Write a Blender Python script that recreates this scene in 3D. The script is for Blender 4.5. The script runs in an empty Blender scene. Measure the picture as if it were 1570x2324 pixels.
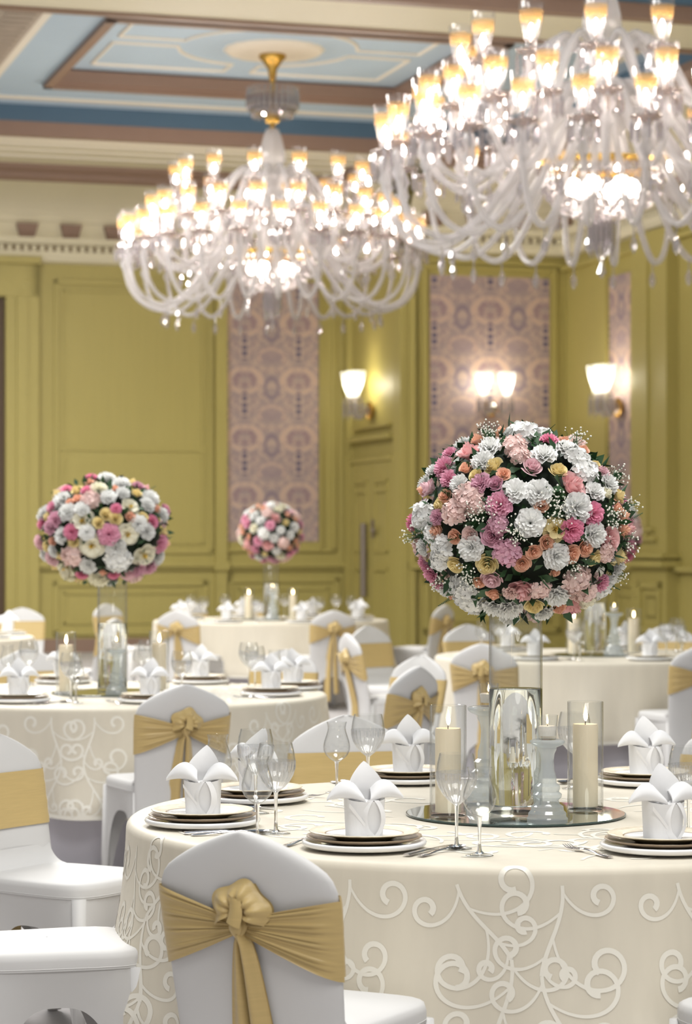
import bpy, bmesh, math, random
from mathutils import Vector, Matrix
PI = math.pi
R = math.radians
sin, cos = math.sin, math.cos
C = bpy.context.scene.collection
SC = bpy.context.scene

# ------------------------------------------------------------------ camera, world, fill lights, exposure
FPX, HORIZON, CAMZ = 5500.0, 1231.0, 1.492
cd = bpy.data.cameras.new('camera')
cam = bpy.data.objects.new('camera', cd)
C.objects.link(cam)
cam.location = (0, 0, CAMZ)
cam.rotation_euler = (R(90), 0, 0)
cd.sensor_fit = 'HORIZONTAL'
cd.sensor_width = 24.0
cd.lens = FPX * 24.0 / 1570.0
cd.shift_y = (HORIZON - 1162.0) / 1570.0
cd.clip_start = 0.1
cd.clip_end = 200
cd.dof.use_dof = True
cd.dof.focus_distance = 6.25
cd.dof.aperture_fstop = 5.0
SC.camera = cam

w = bpy.data.worlds.new('world')
SC.world = w
w.use_nodes = True
w.node_tree.nodes['Background'].inputs[0].default_value = (1.0, 0.968, 0.92, 1)
w.node_tree.nodes['Background'].inputs[1].default_value = 0.35

def area(name, loc, size, power, col=(1, 0.975, 0.935), rot=(0, 0, 0)):
    l = bpy.data.lights.new(name, 'AREA')
    l.shape = 'DISK'
    l.size = size
    l.energy = power
    l.color = col
    o = bpy.data.objects.new(name, l)
    C.objects.link(o)
    o.location = loc
    o.rotation_euler = rot
    return o
area('ceiling_fill', (1.0, 5.6, 6.2), 3.0, 250)  # unseen disks added to light the room from above; they have no fixtures
area('ceiling_fill', (-2.5, 12.0, 6.25), 3.0, 370)
area('ceiling_fill', (-3.4, 17.6, 6.25), 3.0, 520)
area('ceiling_fill', (1.2, 0.6, 5.8), 3.0, 190, rot=(R(14), 0, 0))
area('ceiling_fill', (-4.5, 25.0, 6.3), 3.0, 620)
BULB = 180.0

SC.view_settings.view_transform = 'Standard'
SC.view_settings.look = 'None'
SC.view_settings.exposure = 0.15
SC.view_settings.gamma = 1.0
SC.view_settings.use_curve_mapping = False
cy = SC.cycles
cy.max_bounces = 12
cy.diffuse_bounces = 3
cy.glossy_bounces = 8
cy.transmission_bounces = 8
cy.transparent_max_bounces = 40
cy.sample_clamp_indirect = 4.0
cy.sample_clamp_direct = 0.0
cy.blur_glossy = 0.5
cy.use_adaptive_sampling = True
cy.adaptive_threshold = 0.03
cy.use_denoising = True
try:
    cy.denoiser = 'OPENIMAGEDENOISE'
except Exception:
    pass

# ------------------------------------------------------------------ helpers
def lin(c):
    return tuple(((x / 255.0) / 12.92 if x <= 10 else (((x / 255.0) + 0.055) / 1.055) ** 2.4) for x in c)

class MB:
    def __init__(s):
        s.v, s.f, s.m = [], [], []
    def add(s, vs, fs, m=0, M=None):
        b = len(s.v)
        s.v += [tuple(M @ Vector(p)) for p in vs] if M is not None else [tuple(p) for p in vs]
        for f in fs:
            s.f.append(tuple(i + b for i in f))
            s.m.append(m)
    def box(s, c, d, m=0, M=None):
        x, y, z = c
        a, b, e = d[0] / 2, d[1] / 2, d[2] / 2
        vs = [(x + i * a, y + j * b, z + k * e) for i in (-1, 1) for j in (-1, 1) for k in (-1, 1)]
        s.add(vs, [(0, 1, 3, 2), (4, 6, 7, 5), (0, 4, 5, 1), (2, 3, 7, 6), (0, 2, 6, 4), (1, 5, 7, 3)], m, M)
    def grid(s, fn, nu, nv, cu=False, cv=False, m=0, M=None):
        vs = [fn(i / nu, j / nv) for i in range(nu + (0 if cu else 1)) for j in range(nv + (0 if cv else 1))]
        W = nv + (0 if cv else 1)
        H = nu + (0 if cu else 1)
        fs = []
        for i in range(nu):
            for j in range(nv):
                a, b = i % H, (i + 1) % H
                c, d = j % W, (j + 1) % W
                fs.append((a * W + c, b * W + c, b * W + d, a * W + d))
        s.add(vs, fs, m, M)
    def lathe(s, prof, n=24, m=0, M=None, rf=None, c=(0, 0, 0)):
        def fn(u, v):
            r, z = prof[min(int(round(v * (len(prof) - 1))), len(prof) - 1)]
            t = 2 * PI * u
            k = rf(t, r, z) if rf else 1.0
            return (c[0] + r * k * cos(t), c[1] + r * k * sin(t), c[2] + z)
        s.grid(fn, n, len(prof) - 1, cu=True, m=m, M=M)
    def tube(s, pts, r, n=8, m=0, M=None, cap=True):
        pts = [Vector(p) for p in pts]
        rs = r if isinstance(r, (list, tuple)) else [r] * len(pts)
        rings = []
        up = None
        for i, p in enumerate(pts):
            t = (pts[min(i + 1, len(pts) - 1)] - pts[max(i - 1, 0)]).normalized()
            if up is None:
                up = Vector((0, 0, 1)) if abs(t.z) < 0.9 else Vector((1, 0, 0))
            a = t.cross(up)
            if a.length < 1e-5:
                a = t.orthogonal()
            a.normalize()
            up = a.cross(t).normalized()
            rings.append([p + (a * cos(2 * PI * k / n) + up * sin(2 * PI * k / n)) * rs[i] for k in range(n)])
        vs = [q for ring in rings for q in ring]
        fs = [(i * n + k, i * n + (k + 1) % n, (i + 1) * n + (k + 1) % n, (i + 1) * n + k) for i in range(len(pts) - 1) for k in range(n)]
        if cap:
            fs.append(tuple(range(n - 1, -1, -1)))
            fs.append(tuple((len(pts) - 1) * n + k for k in range(n)))
        s.add(vs, fs, m, M)
    def ball(s, c, r, n=8, m=0, sz=1.0, M=None):
        k = max(4, n // 2)
        prof = [(r * max(sin(PI * i / k), 0.001), -r * sz * cos(PI * i / k)) for i in range(k + 1)]
        s.lathe(prof, n, m, M, c=c)
    def build(s, name, mats, parent=None, smooth=True, sharp=None, fix=False):
        me = bpy.data.meshes.new(name)
        me.from_pydata(s.v, [], s.f)
        if not isinstance(mats, (list, tuple)):
            mats = [mats]
        for x in mats:
            me.materials.append(x)
        me.polygons.foreach_set('material_index', s.m)
        if fix:
            bm = bmesh.new()
            bm.from_mesh(me)
            bmesh.ops.remove_doubles(bm, verts=bm.verts, dist=1e-5)
            bmesh.ops.recalc_face_normals(bm, faces=bm.faces)
            bm.to_mesh(me)
            bm.free()
        me.polygons.foreach_set('use_smooth', [smooth] * len(me.polygons))
        me.update()
        if smooth and sharp:
            me.set_sharp_from_angle(angle=R(sharp))
        o = bpy.data.objects.new(name, me)
        C.objects.link(o)
        if parent is not None:
            o.parent = parent
        return o

def tag(o, label=None, cat=None, group=None, kind=None):
    if label: o['label'] = label
    if cat: o['category'] = cat
    if group: o['group'] = group
    if kind: o['kind'] = kind
    return o

def thing(name, label, cat, loc=(0, 0, 0), rz=0.0, group=None):
    o = bpy.data.objects.new(name, None)
    o.empty_display_size = 0.05
    C.objects.link(o)
    o.location = loc
    o.rotation_euler = (0, 0, rz)
    return tag(o, label, cat, group)

def dup(o, parent=None):
    c = o.copy()
    C.objects.link(c)
    if parent is not None:
        c.parent = parent
    for ch in list(o.children):
        dup(ch, c)
    return c

class Kind:
    """Builds the first of a kind, then copies it with all its parts."""
    def __init__(s, maker):
        s.maker, s.first = maker, None
    def put(s, loc, rz, label, cat, group=None, scale=1.0):
        if s.first is None:
            s.first = o = s.maker()
        else:
            o = dup(s.first)
        for k in ('group',):
            if k in o: del o[k]
        o.location = loc
        o.rotation_euler = (0, 0, rz)
        o.scale = (scale,) * 3
        return tag(o, label, cat, group)

def px(x, y, d):
    """Where the photograph's point (x, y) lies at depth d, as a place in the room."""
    return Vector(((x - 785) * d / FPX, d, CAMZ + (HORIZON - y) * d / FPX))

def onz(x, y, z):
    """Point of the horizontal plane at height z that shows at (x, y)."""
    d = (CAMZ - z) * FPX / (y - HORIZON)
    return Vector(((x - 785) * d / FPX, d, z))

# ------------------------------------------------------------------ materials
def nmat(name):
    m = bpy.data.materials.new(name)
    m.use_nodes = True
    nt = m.node_tree
    for n in list(nt.nodes):
        nt.nodes.remove(n)
    out = nt.nodes.new('ShaderNodeOutputMaterial')
    return m, nt, out

def N(nt, t, **kw):
    n = nt.nodes.new(t)
    for k, v in kw.items():
        if k.startswith('i_'):
            key = k[2:]
            n.inputs[int(key) if key.isdigit() else key.replace('_', ' ')].default_value = v
        else:
            setattr(n, k, v)
    return n

def math_n(nt, op, a, b=None, c=None):
    n = nt.nodes.new('ShaderNodeMath')
    n.operation = op
    for i, x in enumerate((a, b, c)):
        if x is None: continue
        if isinstance(x, (int, float)):
            n.inputs[i].default_value = x
        else:
            nt.links.new(x, n.inputs[i])
    return n.outputs[0]

def pm(name, col, rough=0.5, metal=0.0, var=0.06, scale=12.0, bump=0.0, bscale=60.0, stretch=(1, 1, 1), spec=0.5, trans=0.0, sheen=0.0, rand=0.0):
    """Principled material whose colour wanders a little with procedural noise."""
    m, nt, out = nmat(name)
    p = N(nt, 'ShaderNodeBsdfPrincipled')
    c = lin(col)
    tc = N(nt, 'ShaderNodeTexCoord')
    mp = N(nt, 'ShaderNodeMapping')
    mp.inputs['Scale'].default_value = stretch
    nt.links.new(tc.outputs['Object'], mp.inputs[0])
    nz = N(nt, 'ShaderNodeTexNoise', i_Scale=scale, i_Detail=3.0)
    nt.links.new(mp.outputs[0], nz.inputs['Vector'])
    mx = N(nt, 'ShaderNodeMix', data_type='RGBA')
    mx.inputs[6].default_value = (*[x * (1 - var) for x in c], 1)
    mx.inputs[7].default_value = (*[min(1, x * (1 + var)) for x in c], 1)
    nt.links.new(nz.outputs[0], mx.inputs[0])
    col_out = mx.outputs[2]
    if rand:
        oi = N(nt, 'ShaderNodeObjectInfo')
        hs = N(nt, 'ShaderNodeHueSaturation')
        v = math_n(nt, 'MULTIPLY_ADD', oi.outputs['Random'], rand, 1 - rand * 0.6)
        nt.links.new(v, hs.inputs['Value'])
        nt.links.new(col_out, hs.inputs['Color'])
        col_out = hs.outputs[0]
    nt.links.new(col_out, p.inputs['Base Color'])
    p.inputs['Roughness'].default_value = rough
    p.inputs['Metallic'].default_value = metal
    p.inputs['Specular IOR Level'].default_value = spec
    if sheen:
        p.inputs['Sheen Weight'].default_value = sheen
    if bump:
        nb = N(nt, 'ShaderNodeTexNoise', i_Scale=bscale, i_Detail=4.0)
        nt.links.new(mp.outputs[0], nb.inputs['Vector'])
        bp = N(nt, 'ShaderNodeBump', i_Strength=bump, i_Distance=0.01)
        nt.links.new(nb.outputs[0], bp.inputs['Height'])
        nt.links.new(bp.outputs[0], p.inputs['Normal'])
    last = p.outputs[0]
    if trans:
        tl = N(nt, 'ShaderNodeBsdfTranslucent')
        nt.links.new(col_out, tl.inputs[0])
        ms = N(nt, 'ShaderNodeMixShader', i_0=trans)
        nt.links.new(last, ms.inputs[1])
        nt.links.new(tl.outputs[0], ms.inputs[2])
        last = ms.outputs[0]
    nt.links.new(last, out.inputs[0])
    return m

def emit(name, col, strength):
    m, nt, out = nmat(name)
    e = N(nt, 'ShaderNodeEmission', i_0=(*col, 1), i_1=strength)
    nt.links.new(e.outputs[0], out.inputs[0])
    return m

def thin_glass(name, tint=(0.98, 0.985, 0.98), rough=0.02, blend=0.22, base=0.03, gain=0.9, white=0.0, wcol=(0.9, 0.9, 0.92), edge_dark=0.55):
    m, nt, out = nmat(name)
    tr = N(nt, 'ShaderNodeBsdfTransparent')
    gl = N(nt, 'ShaderNodeBsdfGlossy', i_Roughness=rough)
    lw = N(nt, 'ShaderNodeLayerWeight', i_Blend=0.5)
    edge = N(nt, 'ShaderNodeMix', data_type='RGBA')
    nt.links.new(math_n(nt, 'POWER', lw.outputs['Facing'], 5.0), edge.inputs[0])
    edge.inputs[6].default_value = (*tint, 1)
    edge.inputs[7].default_value = (*[x * edge_dark for x in tint], 1)
    nt.links.new(edge.outputs[2], tr.inputs[0])
    fac = math_n(nt, 'POWER', lw.outputs['Facing'], 1.0 / max(blend, 0.05))
    fac = math_n(nt, 'MULTIPLY_ADD', fac, gain * 0.75, base)
    fac = math_n(nt, 'MINIMUM', fac, 1.0)
    ms = N(nt, 'ShaderNodeMixShader')
    nt.links.new(fac, ms.inputs[0])
    nt.links.new(tr.outputs[0], ms.inputs[1])
    nt.links.new(gl.outputs[0], ms.inputs[2])
    last = ms.outputs[0]
    if white:
        df = N(nt, 'ShaderNodeBsdfDiffuse', i_0=(*wcol, 1))
        tl = N(nt, 'ShaderNodeBsdfTranslucent', i_0=(*wcol, 1))
        m1 = N(nt, 'ShaderNodeMixShader', i_0=0.5)
        nt.links.new(df.outputs[0], m1.inputs[1])
        nt.links.new(tl.outputs[0], m1.inputs[2])
        m2 = N(nt, 'ShaderNodeMixShader', i_0=white)
        nt.links.new(last, m2.inputs[1])
        nt.links.new(m1.outputs[0], m2.inputs[2])
        last = m2.outputs[0]
    nt.links.new(last, out.inputs[0])
    return m

def solid_glass(name, ior=1.45, col=(1, 1, 1), rough=0.0):
    m, nt, out = nmat(name)
    g = N(nt, 'ShaderNodeBsdfGlass', i_IOR=ior, i_Roughness=rough, i_Color=(*col, 1))
    nt.links.new(g.outputs[0], out.inputs[0])
    return m

M = {}
M['green'] = pm('green_panel_paint', (176, 164, 96), 0.5, var=0.07, scale=3, stretch=(14, 14, 0.35))
M['dark'] = pm('dark_wood', (84, 66, 48), 0.6, var=0.1)
M['brown'] = pm('brown_wood_moulding', (144, 119, 104), 0.5, var=0.06, scale=4)
M['cream'] = pm('cream_plaster', (226, 219, 192), 0.6, var=0.03, scale=2)
M['ivory'] = pm('ivory_moulding', (232, 226, 212), 0.6, var=0.03)
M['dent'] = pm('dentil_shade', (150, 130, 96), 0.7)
M['blue'] = pm('pale_blue_ceiling', (178, 199, 216), 0.6, var=0.03, scale=2)
M['navy'] = pm('deep_blue_cove', (78, 106, 128), 0.6, var=0.05, scale=2)
M['fret'] = pm('carved_fret', (172, 160, 146), 0.7, var=0.18, scale=9)
M['carpet'] = pm('grey_carpet', (176, 172, 172), 0.9, var=0.06, scale=40)
M['cloth'] = pm('ivory_damask', (229, 221, 203), 0.55, var=0.06, scale=22, stretch=(1, 1, 0.12), trans=0.12, sheen=0.15)
M['scroll'] = pm('white_satin_scroll', (238, 234, 222), 0.45, var=0.02)
M['skirt'] = pm('grey_underskirt', (216, 213, 222), 0.8, var=0.03)
M['spandex'] = pm('white_spandex', (211, 210, 209), 0.6, var=0.015, scale=6)
M['gold'] = pm('gold_satin', (198, 172, 114), 0.42, var=0.10, scale=50, stretch=(0.25, 0.25, 4), sheen=0.2)
M['linen'] = pm('white_linen', (240, 240, 241), 0.7, var=0.02, scale=60, trans=0.12)
M['china'] = pm('white_china', (240, 240, 240), 0.12, var=0.01)
M['goldrim'] = pm('gold_lace_rim', (232, 221, 198), 0.25, var=0.2, scale=70)
M['bronze'] = pm('bronze_line', (152, 132, 108), 0.3, var=0.1)
M['underside'] = pm('shaded_underside', (176, 166, 138), 0.25, var=0.1, scale=40)  # shadow beneath the white dinner plate, put into its underside colour
M['steel'] = pm('polished_steel', (205, 202, 205), 0.16, metal=1.0, var=0.03)
M['brass'] = pm('polished_brass', (214, 176, 92), 0.25, metal=0.85, var=0.05)
M['pewter'] = pm('pewter', (150, 140, 130), 0.35, metal=0.7, var=0.05)
M['wax'] = pm('ivory_wax', (255, 241, 216), 0.45, var=0.02, trans=0.12)
M['wwax'] = pm('white_wax', (245, 243, 240), 0.45, var=0.02, trans=0.3)
M['wick'] = pm('burnt_wick', (40, 32, 30), 0.9)
M['flame'] = emit('candle_flame', (1.0, 0.72, 0.36), 26.0)
M['mirror'] = pm('mirror_glass', (206, 212, 206), 0.02, metal=1.0, var=0.01)
M['mirredge'] = pm('mirror_edge', (52, 70, 68), 0.15, var=0.05)
M['glass'] = thin_glass('clear_glass', (0.982, 0.984, 0.982), blend=0.28, base=0.055, gain=0.95)
M['vglass'] = thin_glass('vase_glass', (0.984, 0.986, 0.98), blend=0.3, base=0.04)
M['sglass'] = solid_glass('stem_glass', 1.45)
M['water'] = solid_glass('water', 1.33, (0.985, 0.995, 0.985))
M['cut'] = thin_glass('cut_crystal', (0.90, 0.905, 0.92), rough=0.05, blend=0.5, base=0.20, gain=0.8, white=0.13)
M['frost'] = thin_glass('moulded_glass', (0.9, 0.93, 0.94), rough=0.12, blend=0.4, base=0.12, gain=0.7, white=0.35, wcol=(0.86, 0.9, 0.92))
M['armglass'] = thin_glass('twisted_arm_glass', (0.88, 0.87, 0.87), rough=0.15, blend=0.4, base=0.12, gain=0.7, white=0.42, wcol=(0.72, 0.70, 0.70))
M['shade'] = thin_glass('etched_shade_glass', (0.96, 0.955, 0.97), rough=0.05, blend=0.35, base=0.06, gain=0.8, white=0.03)
M['amber'] = thin_glass('gilded_band', (0.98, 0.87, 0.70), rough=0.2, blend=0.3, base=0.05, gain=0.4, white=0.42, wcol=(0.50, 0.31, 0.12))
M['prism'] = thin_glass('crystal_prism', (0.9, 0.88, 0.9), rough=0.05, blend=0.5, base=0.25, gain=0.75, white=0.14, wcol=(0.6, 0.55, 0.53))
M['pan'] = thin_glass('crystal_pan', (0.72, 0.66, 0.64), rough=0.1, blend=0.4, base=0.2, gain=0.6, white=0.30, wcol=(0.34, 0.28, 0.25))
M['bulb'] = emit('lit_bulb', (1.0, 0.90, 0.80), BULB)
M['bulb_basket'] = emit('lit_basket_lamp', (1.0, 0.90, 0.78), 20.0)
M['sbulb'] = emit('lit_sconce_bulb', (1.0, 0.88, 0.68), 60.0)
M['leaf'] = pm('dark_leaf', (44, 78, 44), 0.5, var=0.35, scale=14)
M['fern'] = pm('fern_green', (62, 98, 62), 0.6, var=0.3, scale=14)
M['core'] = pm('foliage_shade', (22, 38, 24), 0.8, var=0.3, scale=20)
M['gyp'] = pm('tiny_white_bloom', (240, 238, 226), 0.7)
FC = {'white': (250, 250, 247), 'cream': (248, 244, 224), 'pink': (243, 182, 204), 'pinkh': (242, 160, 188), 'pinkl': (248, 214, 220),
      'blush': (247, 220, 214), 'mauve': (232, 184, 202), 'peach': (253, 204, 178), 'yellow': (252, 234, 180), 'pinkp': (252, 204, 204)}
for k, c in FC.items():
    M['f_' + k] = pm('petal_' + k, c, 0.6, var=0.06, scale=2.5, trans=0.22, rand=0.10, spec=0.25)
M['f_heart'] = pm('petal_heart', (238, 206, 96), 0.6, var=0.1)

def wallpaper():
    m, nt, out = nmat('mauve_damask_wallpaper')
    p = N(nt, 'ShaderNodeBsdfPrincipled', i_Roughness=0.6)
    tc = N(nt, 'ShaderNodeTexCoord')
    sx = N(nt, 'ShaderNodeSeparateXYZ')
    nt.links.new(tc.outputs['Object'], sx.inputs[0])
    u = math_n(nt, 'DIVIDE', sx.outputs[0], 0.777)
    v = math_n(nt, 'DIVIDE', sx.outputs[2], 0.80)
    mu = math_n(nt, 'PINGPONG', u, 0.5)
    fv = math_n(nt, 'FRACT', v)
    ang = math_n(nt, 'MULTIPLY', v, 2 * PI)
    cx = math_n(nt, 'COSINE', ang)
    sn = math_n(nt, 'SINE', ang)
    def noise(sc, ru, rv, off):
        cb = N(nt, 'ShaderNodeCombineXYZ')
        nt.links.new(math_n(nt, 'MULTIPLY_ADD', mu, ru, off), cb.inputs[0])
        nt.links.new(math_n(nt, 'MULTIPLY', cx, rv), cb.inputs[1])
        nt.links.new(math_n(nt, 'MULTIPLY', sn, rv), cb.inputs[2])
        n = N(nt, 'ShaderNodeTexNoise', i_Scale=sc, i_Detail=1.5)
        nt.links.new(cb.outputs[0], n.inputs['Vector'])
        return n.outputs[0]
    n1 = noise(1.6, 6.0, 1.0, 3.1)
    n2 = noise(3.2, 5.0, 0.8, 9.7)
    def step(x, lo, hi):
        r = N(nt, 'ShaderNodeMapRange', i_1=lo, i_2=hi)
        r.interpolation_type = 'SMOOTHSTEP'
        nt.links.new(x, r.inputs[0])
        return r.outputs[0]
    def ell(cu, cv, ru, rv):
        a = math_n(nt, 'DIVIDE', math_n(nt, 'SUBTRACT', mu, cu), ru)
        b = math_n(nt, 'DIVIDE', math_n(nt, 'SUBTRACT', fv, cv), rv)
        return math_n(nt, 'SQRT', math_n(nt, 'ADD', math_n(nt, 'MULTIPLY', a, a), math_n(nt, 'MULTIPLY', b, b)))
    def ring(e, at, wd):
        return math_n(nt, 'SUBTRACT', 1.0, step(math_n(nt, 'ABSOLUTE', math_n(nt, 'SUBTRACT', e, at)), wd * 0.5, wd))
    def mixc(fac, a, b):
        x = N(nt, 'ShaderNodeMix', data_type='RGBA')
        nt.links.new(fac, x.inputs[0])
        if isinstance(a, tuple): x.inputs[6].default_value = (*lin(a), 1)
        else: nt.links.new(a, x.inputs[6])
        x.inputs[7].default_value = (*lin(b), 1)
        return x.outputs[2]
    base = mixc(step(n1, 0.42, 0.56), (186, 164, 154), (164, 147, 146))
    # crowned medallion above the stripe, urn between the stripes
    e0 = ell(0.0, 0.68, 0.30, 0.20)
    base = mixc(math_n(nt, 'MULTIPLY', ring(e0, 1.0, 0.22), 0.8), base, (204, 176, 160))
    base = mixc(math_n(nt, 'MULTIPLY', math_n(nt, 'MULTIPLY', ring(e0, 0.55, 0.2), step(n2, 0.40, 0.5)), 0.85), base, (150, 122, 130))
    e1 = ell(0.5, 0.55, 0.12, 0.17)
    base = mixc(math_n(nt, 'MULTIPLY', ring(e1, 1.0, 0.28), 0.8), base, (130, 116, 132))
    e2 = ell(0.5, 0.08, 0.20, 0.14)
    base = mixc(math_n(nt, 'MULTIPLY', math_n(nt, 'SUBTRACT', 1.0, step(e2, 0.8, 1.0)), 0.6), base, (156, 138, 144))
    base = mixc(math_n(nt, 'MULTIPLY', ring(e2, 1.15, 0.2), 0.7), base, (200, 172, 158))
    base = mixc(math_n(nt, 'MULTIPLY', step(n2, 0.60, 0.66), 0.7), base, (142, 122, 132))
    # navy stem with beads
    dv = math_n(nt, 'ABSOLUTE', math_n(nt, 'SUBTRACT', fv, 0.25))
    on = math_n(nt, 'SUBTRACT', 1.0, step(dv, 0.20, 0.24))
    beads = step(math_n(nt, 'SINE', math_n(nt, 'MULTIPLY', v, 2 * PI * 9)), -0.5, 0.1)
    st = math_n(nt, 'SUBTRACT', 1.0, step(mu, 0.028, 0.05))
    base = mixc(math_n(nt, 'MULTIPLY', math_n(nt, 'MULTIPLY', on, beads), st), base, (66, 66, 104))
    nt.links.new(base, p.inputs['Base Color'])
    nt.links.new(p.outputs[0], out.inputs[0])
    return m
M['paper'] = wallpaper()

# ------------------------------------------------------------------ the room
TH = R(16.9)
E1 = Vector((cos(TH), sin(TH), 0))
NN = Vector((sin(TH), -cos(TH), 0))
O0 = Vector((0, 34.06, 0))
AJ, BJ, AS = 0.03, 2.65, 2.25
PL = {'L': (O0, E1, NN), 'J': (O0 + E1 * AJ, NN, -E1), 'Q': (O0 + NN * BJ, E1, NN), 'S': (O0 + E1 * AS, NN, -E1)}

def wp(p, u, t, z):
    o, d, n = PL[p]
    q = o + d * u + n * t
    return (q.x, q.y, z)
def uof(p, x):
    o, d, n = PL[p]
    m = (x - 785) / FPX
    return (m * o.y - o.x) / (d.x - m * d.y)
def zof(p, x, y):
    o, d, n = PL[p]
    return CAMZ + (HORIZON - y) * (o + d * uof(p, x)).y / FPX
def wbox(mb, p, u0, u1, z0, z1, t0, t1, m=0):
    vs = [wp(p, u, t, z) for u in (u0, u1) for t in (t0, t1) for z in (z0, z1)]
    mb.add(vs, [(0, 1, 3, 2), (4, 6, 7, 5), (0, 4, 5, 1), (2, 3, 7, 6), (0, 2, 6, 4), (1, 5, 7, 3)], m)
def pbox(mb, p, x0, x1, y0, y1, t0, t1, m=0):
    xm = (x0 + x1) / 2
    wbox(mb, p, uof(p, x0), uof(p, x1), zof(p, xm, y1), zof(p, xm, y0), t0, t1, m)
def pframe(mb, p, x0, x1, y0, y1, wd=0.06, t0=0.0, t1=0.035, inner=True, m=0):
    xm = (x0 + x1) / 2
    a, b = sorted((uof(p, x0), uof(p, x1)))
    c, d = zof(p, xm, y1), zof(p, xm, y0)
    def fr(a, b, c, d, wd, t1):
        wbox(mb, p, a, b, d - wd, d, t0, t1, m)
        wbox(mb, p, a, b, c, c + wd, t0, t1, m)
        wbox(mb, p, a, a + wd, c, d, t0, t1, m)
        wbox(mb, p, b - wd, b, c, d, t0, t1, m)
    fr(a, b, c, d, wd, t1)
    if inner:
        g = wd * 2.1
        fr(a + g, b - g, c + g, d - g, wd * 0.5, t1 * 0.6)
def struct(mb, name, mats, parent=None, **kw):
    o = mb.build(name, mats, parent, **kw)
    if parent is None: o['kind'] = 'structure'
    return o

ZT = 5.45
def wallplane(name, p, u0, u1, z1=6.3):
    mb = MB()
    wbox(mb, p, u0, u1, -0.02, z1, -0.15, 0.0)
    return struct(mb, name, M['green'], smooth=False)
wl = wallplane('wall_back', 'L', -9.0, AJ + 0.15)
wj = wallplane('wall_alcove', 'J', -0.1, BJ + 0.0)
wq = wallplane('wall_back_right', 'Q', AJ - 0.0, AS + 0.15)
ws = wallplane('wall_right', 'S', BJ - 0.1, 22.0)

fl = MB()
fl.add([(-14, -2, 0), (14, -2, 0), (14, 38, 0), (-14, 38, 0)], [(0, 1, 2, 3)])
struct(fl, 'floor', M['carpet'], smooth=False)

# wall panelling, one trim object per wall
t = MB()
pbox(t, 'L', -70, 85, 600, 674, 0, 0.14)
pbox(t, 'L', 10, 34, 674, 1560, 0, 0.12)
pbox(t, 'L', 34, 58, 674, 1560, 0, 0.17)
pbox(t, 'L', 58, 85, 600, 1560, 0, 0.14)
pbox(t, 'L', -70, 88, 584, 600, 0, 0.22)
pframe(t, 'L', 122, 482, 640, 1256, 0.06)
wbox(t, 'L', uof('L', 128), uof('L', 478), zof('L', 300, 1024), zof('L', 300, 1017), 0, 0.02)
pframe(t, 'L', 120, 470, 1318, 1440, 0.07)
pbox(t, 'L', 486, 512, 604, 1480, 0, 0.10)
pbox(t, 'L', 724, 730, 640, 1250, 0, 0.05)
pbox(t, 'L', 752, 760, 640, 1250, 0, 0.05)
pbox(t, 'L', 512, 760, 1244, 1252, 0, 0.05)
pframe(t, 'L', 516, 768, 1310, 1436, 0.07)
for x0, x1 in ((85, 486), (510, 789)):
    pbox(t, 'L', x0, x1, 1276, 1286, 0, 0.10)
    pbox(t, 'L', x0, x1, 1286, 1293, 0, 0.06)
pbox(t, 'L', 482, 516, 1274, 1294, 0, 0.14)
pbox(t, 'L', 85, 789, 592, 606, 0, 0.10)
struct(t, 'trim_1', M['green'], smooth=False)
t = MB()
pbox(t, 'L', 85, 789, 1446, 1482, 0, 0.05)
struct(t, 'baseboard_back', M['brown'], smooth=False)

t = MB()
wbox(t, 'J', 0.02, 0.20, 0, 5.3, 0, 0.08)
wbox(t, 'J', 2.35, 2.65, 0, 5.3, 0, 0.10)
wbox(t, 'J', 2.20, 2.35, 0, 5.3, 0, 0.05)
wbox(t, 'J', 0.30, 2.15, zof('J', 850, 1000), zof('J', 850, 990), 0, 0.12)
wbox(t, 'J', 0.40, 2.05, zof('J', 850, 972), zof('J', 850, 966), 0, 0.08)
wbox(t, 'J', 0.30, 2.15, zof('J', 850, 1048), zof('J', 850, 1038), 0, 0.07)
wbox(t, 'J', 0.20, 0.32, 0, zof('J', 850, 1040), 0, 0.06)
wbox(t, 'J', 2.12, 2.22, 0, zof('J', 850, 1040), 0, 0.06)
struct(t, 'trim_2', M['green'], smooth=False)

t = MB()
pbox(t, 'Q', 958, 966, 610, 1250, 0, 0.05)
pbox(t, 'Q', 1252, 1260, 610, 1250, 0, 0.05)
pbox(t, 'Q', 958, 1260, 606, 613, 0, 0.06)
pbox(t, 'Q', 926, 1284, 1277, 1290, 0, 0.10)
pframe(t, 'Q', 960, 1270, 1312, 1436, 0.07)
pbox(t, 'Q', 926, 1284, 594, 602, 0, 0.08)
pbox(t, 'Q', 926, 940, 600, 1500, 0, 0.06)
wbox(t, 'S', uof('S', 1346), uof('S', 1382), 0, 5.2, 0, 0.05)
wbox(t, 'S', uof('S', 1458), uof('S', 1540), 0, 5.25, 0, 0.16)
wbox(t, 'S', uof('S', 1470), uof('S', 1500), 1.5, 5.1, 0, 0.19)
wbox(t, 'S', uof('S', 1450), uof('S', 1550), zof('S', 1500, 1286), zof('S', 1500, 1272), 0, 0.28)
wbox(t, 'S', uof('S', 1452), uof('S', 1546), zof('S', 1500, 1266), zof('S', 1500, 1256), 0, 0.25)
wbox(t, 'S', uof('S', 1290), uof('S', 1456), zof('S', 1400, 1294), zof('S', 1400, 1282), 0, 0.10)
wbox(t, 'S', uof('S', 1545), uof('S', 1545) + 4, zof('S', 1560, 1298), zof('S', 1560, 1286), 0, 0.10)
wbox(t, 'S', uof('S', 1480), uof('S', 1520), zof('S', 1500, 1228), zof('S', 1500, 1220), 0, 0.21)
wbox(t, 'S', uof('S', 1484), uof('S', 1514), zof('S', 1500, 1206), zof('S', 1500, 1198), 0, 0.21)
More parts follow.
